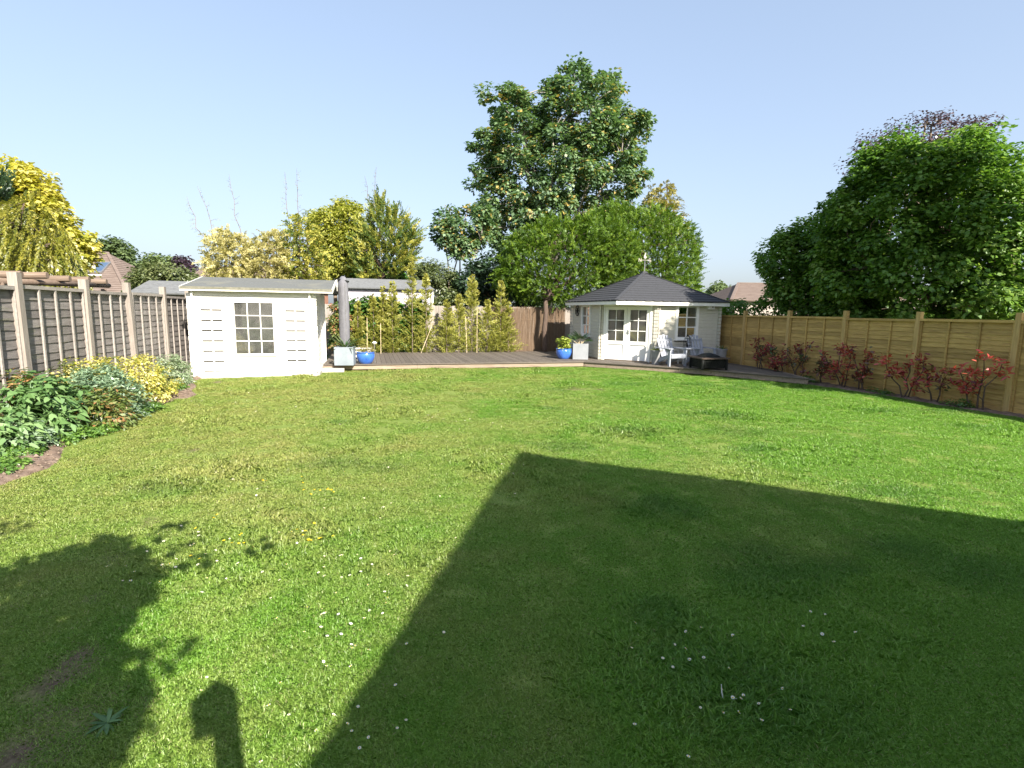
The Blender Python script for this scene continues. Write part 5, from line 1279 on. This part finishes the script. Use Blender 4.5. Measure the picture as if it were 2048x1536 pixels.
# ------------------------------------------------------------------ closed cantilever parasol
pu = empty('closed_parasol', (-5.27, 16.75, DZ)); tag(pu, 'closed parasol in a grey cover standing beside the white shed', 'parasol')
q = MB(); n = 22; prof = [(.115, .5), (.15, .62), (.158, 1.1), (.158, 1.7), (.15, 2.2), (.14, 2.5), (.1, 2.6), (.05, 2.66)]
for z_i, (r_, z_) in enumerate(prof):
    for j in range(n):
        a_ = 2*pi*j/n; k_ = r_*(1+.05*math.sin(a_*5+z_*1.3)+.02*math.sin(a_*9-z_*3)); q.v.append((k_*math.cos(a_), k_*math.sin(a_), z_))
for z_i in range(len(prof)-1):
    for j in range(n): q.f.append((z_i*n+j, z_i*n+(j+1) % n, (z_i+1)*n+(j+1) % n, (z_i+1)*n+j)); q.m.append(0)
q.f.append(tuple((len(prof)-1)*n+j for j in range(n))); q.m.append(0)
q.build('cover', X['canvas'], pu, smooth=True)
q = MB(); q.bar((.09, -.135, .62), (.085, -.125, 2.45), .012, .01, (0, 1, 0)); q.build('zip', X['steel'], pu)
q = MB(); q.tube([(0, 0, 0), (0, 0, .6)], .024, 10); q.build('pole', X['black'], pu)
q = MB(); q.bar((-.16, -.02, 2.56), (.16, .02, 2.5), .2, .05); q.build('top_flap', X['black'], pu)
q = MB(); q.box(-.3, .3, -.3, .3, 0, .05); q.build('base', X['concrete'], pu)

# white slatted bench between planter and pot
bn = empty('slatted_bench', (-5.12, 17.55, DZ), .1); tag(bn, 'low white slatted bench showing between the zinc planter and the blue pot', 'bench')
for y in (-.14, 0, .14): q = MB(); q.box(-.45, .45, y-.055, y+.055, .36, .39); q.build('slat', X['white'], bn)
for z in (.24, .1): q = MB(); q.box(-.43, .43, -.16, -.135, z, z+.06); q.build('rail', X['white'], bn)
for x in (-.4, .37):
    for y in (-.17, .12): q = MB(); q.box(x, x+.045, y, y+.045, 0, .36); q.build('leg', X['white'], bn)

# ------------------------------------------------------------------ slatted garden chairs
def make_chair(loc, rz, label):
    t = empty('garden_chair', (loc[0], loc[1], DZ), rz); tag(t, label, 'chair', 'pale grey garden chairs'); m = X['chair']
    for k in range(5):
        y = -.3+k*.105; z = .375-k*.028; q = MB(); q.bar((-.27, y, z), (.27, y, z-.0), .09, .02, (0, .26, .97)); q.build('seat_slat', m, t)
    for k in range(5):
        x0 = (k-2)*.098; x1 = (k-2)*.122; top = .97-.028*(k-2)**2; q = MB(); y1 = .17+.33*(top-.22)/.75
        q.bar((x0, .15, .2), (x1, y1, top), .088, .018, (0, -.9, .35)); q.build('back_slat', m, t)
    for s in (-1, 1):
        q = MB(); q.box(s*.3-.02, s*.3+.02, -.36, -.26, 0, .55); q.build('leg', m, t)
        q = MB(); q.prism([(-.34, .3), (-.34, .4), (.2, .255), (.62, .1), (.66, 0), (.52, 0)], 'x', s*.272-.011, s*.272+.011); q.build('side_rail', m, t)
        q = MB(); q.prism([(s*.24, -.42), (s*.42, -.42), (s*.42, -.2), (s*.37, .4), (s*.25, .4)], 'z', .55, .572); q.build('armrest', m, t)
        q = MB(); q.prism([(-.3, .55), (-.14, .55), (-.27, .36)], 'x', s*.34-.011, s*.34+.011); q.build('arm_bracket', m, t)
    q = MB(); q.bar((-.4, .33, .535), (.4, .33, .535), .05, .03); q.bar((-.26, .41, .8), (.26, .41, .8), .02, .06); q.build('back_rail', m, t)
    q = MB(); q.box(-.27, .27, -.375, -.357, .26, .37); q.build('apron', m, t)
    return t
make_chair((5.12, 17.12), TH+.08, 'pale grey slatted garden chair nearer the double doors')
make_chair((6.15, 17.36), TH-.02, 'pale grey slatted garden chair behind the black fire pit')
st = empty('side_table', (5.78, 17.72, DZ), TH); tag(st, 'small white side table between the two garden chairs', 'table')
q = MB(); q.box(-.24, .24, -.2, .2, .5, .525); q.build('tabletop', X['white'], st)
for x in (-.2, .17):
    for y in (-.17, .14): q = MB(); q.box(x, x+.03, y, y+.03, 0, .5); q.build('leg', X['white'], st)
ln = empty('lantern', (5.8, 17.7, DZ+.527)); tag(ln, 'black wire dome lantern standing on the white side table', 'lantern')
q = MB(); q.lathe([(.14, 0), (.14, .02), (.12, .025)], 16); q.build('base', X['black'], ln)
q = MB()
for k in range(10):
    a_ = 2*pi*k/10; ca, sa = math.cos(a_), math.sin(a_)
    q.tube([(.13*ca, .13*sa, .02), (.13*ca, .13*sa, .2), (.09*ca, .09*sa, .34), (.03*ca, .03*sa, .41)], .006, 5)
for z, r_ in ((.1, .13), (.2, .13), (.33, .094)):
    q.tube([(r_*math.cos(2*pi*k/14), r_*math.sin(2*pi*k/14), z) for k in range(15)], .005, 4)
q.build('cage', X['black'], ln)
q = MB(); q.tube([(0, 0, .4), (0, 0, .46)], [.03, .012], 8); q.build('top_knob', X['black'], ln)
q = MB(); q.tube([(0, 0, .02), (0, 0, .17)], .035, 12); q.build('candle', X['black'], ln)

# black lattice fire pit
fp = empty('fire_pit', (5.98, 16.2, DZ), TH-.12); tag(fp, 'square black lattice sided fire pit with stone rim on the decking', 'fire pit')
k = .38
for x in (-k, k):
    for y in (-k, k): q = MB(); q.box(x-.03, x+.03, y-.03, y+.03, 0, .33); q.build('leg', X['black'], fp)
for ang in range(4):
    q = MB(); n = 13
    for j in range(n+1): x = -k+.03+(2*k-.06)*j/n; q.box(x-.008, x+.008, -.006, .006, .06, .32)
    for z in np.linspace(.07, .31, 6): q.box(-k+.03, k-.03, -.0055, .0055, z-.008, z+.008)
    o = q.build('lattice_panel', X['black'], fp, (k*math.sin(ang*pi/2), -k*math.cos(ang*pi/2), 0), (0, 0, ang*pi/2)); o['kind'] = 'stuff'
    q = MB(); q.prism([(-k-.07, -.07), (k+.07, -.07), (k-.06, .06), (-k+.06, .06)], 'z', .33, .37); q.build('rim_tile', X['tile'], fp, (k*math.sin(ang*pi/2), -k*math.cos(ang*pi/2), 0), (0, 0, ang*pi/2))
q = MB(); q.box(-k+.02, k-.02, -k+.02, k-.02, .05, .325); q.build('fire_bowl', X['black'], fp)
q = MB(); q.lathe([(.36, .37), (.32, .41), (.2, .46), (.06, .49), (.01, .495)], 4, 0); q.build('mesh_lid', X['black'], fp, (0, 0, 0), (0, 0, pi/4))
q = MB(); q.tube([(0, 0, .49), (0, 0, .54)], .02, 8); q.build('lid_knob', X['steel'], fp)

# wall pieces on the summerhouse
wd_ = empty('wall_wheel', gz.matrix_basis @ Vector((-.03, 3.63, 1.72)), TH-pi/2); tag(wd_, 'round dark metal wheel ornament on the shaded summerhouse wall', 'wall ornament')
q = MB(); NN = 24
q.tube([(.2*math.cos(2*pi*k/NN), 0, .2*math.sin(2*pi*k/NN)) for k in range(NN+1)], .014, 6)
q.tube([(.1*math.cos(2*pi*k/NN), 0, .1*math.sin(2*pi*k/NN)) for k in range(NN+1)], .009, 5); q.build('rim', X['black'], wd_)
q = MB()
for k in range(8): a_ = 2*pi*k/8; q.tube([(.03*math.cos(a_), 0, .03*math.sin(a_)), (.2*math.cos(a_), 0, .2*math.sin(a_))], .01, 5)
q.build('spokes', X['black'], wd_); q = MB(); q.lathe([(.05, -.015), (.04, .015)], 12); q.build('hub', X['black'], wd_, (0, 0, 0), (pi/2, 0, 0))
nb = empty('nest_box', gz.matrix_basis @ Vector((3.38, -.005, 1.82)), TH); tag(nb, 'small white box with round dark hole under the summerhouse eave', 'nest box')
q = MB(); q.box(-.12, .12, -.12, 0, 0, .13); q.build('box', X['white'], nb)
q = MB(); q.prism([(-.15, .128), (.0, .14), (.0, .16), (-.15, .148)], 'x', -.14, .14); q.build('lid', X['white'], nb)
q = MB(); q.tube([(.04, -.1215, .075), (.04, -.124, .075)], .022, 14); q.build('hole', X['black'], nb)

# ------------------------------------------------------------------ lawn flowers and weeds
q = MB(); R_ = .0105
for k in range(10):
    a_ = 2*pi*k/10; b_ = .22
    q.add([(0, 0, 0), (R_*math.cos(a_-b_), R_*math.sin(a_-b_), .0015), (R_*1.12*math.cos(a_), R_*1.12*math.sin(a_), .0025), (R_*math.cos(a_+b_), R_*math.sin(a_+b_), .0015)], [(0, 1, 2, 3)], 0)
q.lathe([(.0042, .0005), (.0038, .003), (.001, .0042)], 8, 1)
q.tube([(0, 0, -.05), (.003, 0, -.02), (0, 0, 0)], .0009, 4, 2)
daisy = q.mesh('daisy', [X['petal'], X['yolk'], X['stem']])
q = MB(); R_ = .012
for k in range(14):
    a_ = 2*pi*k/14; rr = R_*(1 if k % 2 else .72)
    q.add([(0, 0, .002), (rr*math.cos(a_-.2), rr*math.sin(a_-.2), .002), (rr*1.15*math.cos(a_), rr*1.15*math.sin(a_), .0005+.003*(k % 2)), (rr*math.cos(a_+.2), rr*math.sin(a_+.2), .002)], [(0, 1, 2, 3)], 0)
q.lathe([(.005, .001), (.003, .004), (.001, .005)], 8, 0); q.tube([(0, 0, -.06), (.004, 0, -.03), (0, 0, 0)], .001, 4, 1)
dande = q.mesh('dandelion', [X['yolk'], X['stem']])
def px_ground(u, v):
    d = fw + rt*((u-1024)/F_PX) + up*((768-v)/F_PX); t = -EYE/d.z; return Vector((d.x*t, d.y*t, 0))
DA = [(350,1085,16,55,30),(420,1160,8,60,30),(600,1210,14,120,40),(690,1150,12,60,40),(640,1290,10,70,50),(700,1290,8,30,40),(550,1470,5,90,40),(720,1480,8,60,40),(420,1380,2,60,30),(1470,1420,12,50,30),(1420,1300,10,90,40),(1620,1260,6,60,60),(560,1100,10,80,40),(900,840,26,70,12),(480,800,26,60,12),(640,830,16,90,20),(800,1000,12,160,60),(450,990,8,60,20),(950,1060,6,120,60),(270,1150,5,50,20),(1030,935,3,20,8),(760,1250,6,60,60),(1350,1380,4,80,60)]
flowers = []
for u0, v0, n, su, sv in DA:
    for _ in range(n): flowers.append((u0+RND.gauss(0, su*.9), v0+RND.gauss(0, sv*.9)))
cnt = 0
for u, v in flowers:
    p = px_ground(u, v); a, b = p.dot(Q), p.dot(G)
    if a < bed_edge(b)+.1 or b > deck_front(a)-.2 or v > 1600: continue
    o = link('daisy', daisy, None, (p.x, p.y, lawn_z(a, b)+U(.028, .042)), (U(-.45, .45)+.2, U(-.45, .45), U(0, 6)))
    s = U(.55, .85); o.scale = (s, s, 1)
    tag(o, 'small white daisy open in the lawn', 'daisy', 'daisies scattered over the lawn')
for u0, v0, n, su, sv in [(620,1065,9,35,20),(470,1090,6,50,14),(385,1125,2,15,8),(650,985,9,40,10),(560,965,4,40,12),(420,1040,3,40,20),(620,1090,2,6,4)]:
    for _ in range(n):
        u, v = u0+RND.gauss(0, su*.6), v0+RND.gauss(0, sv*.6); p = px_ground(u, v)
        o = link('dandelion', dande, None, (p.x, p.y, U(.03, .045)), (U(-.3, .3)+.15, U(-.3, .3), U(0, 6))); s = U(.6, .95); o.scale = (s, s, 1)
        tag(o, 'small yellow flower open in the lawn', 'flower', 'yellow flowers in the lawn')
p = px_ground(215, 1448); n = 24
t = empty('plantain_rosette', (p.x, p.y, .005)); tag(t, 'grey green weed rosette on the worn soil in the shaded lawn corner', 'weed')
az = np.linspace(0, 2*pi, n, endpoint=False)+NPR.normal(0, .15, n); el = NPR.uniform(.15, .6, n)
D = np.stack([np.cos(az)*np.cos(el), np.sin(az)*np.cos(el), np.sin(el)], 1)
V, nv = leaf_polys(np.zeros((n, 3)), D, np.tile(np.array([0, 0, 1.]), (n, 1)), NPR.uniform(.04, .1, n), NPR.uniform(.012, .02, n), shape='long', fold=.1)
link('leaves', quad_mesh('leaves', V, np.clip(NPR.normal(.2, .2, n), 0, 1), LF['rhodo'], nv), t)
p = px_ground(1446, 1402); q = MB(); q.tube([(0, 0, 0), (-.008, 0, .035), (-.012, .004, .075)], [.003, .0025, .0015], 5)
tag(q.build('dry_stalk', X['petal'], None, (p.x, p.y, .01)), 'single pale dry stalk sticking up from the shaded lawn', 'stalk')
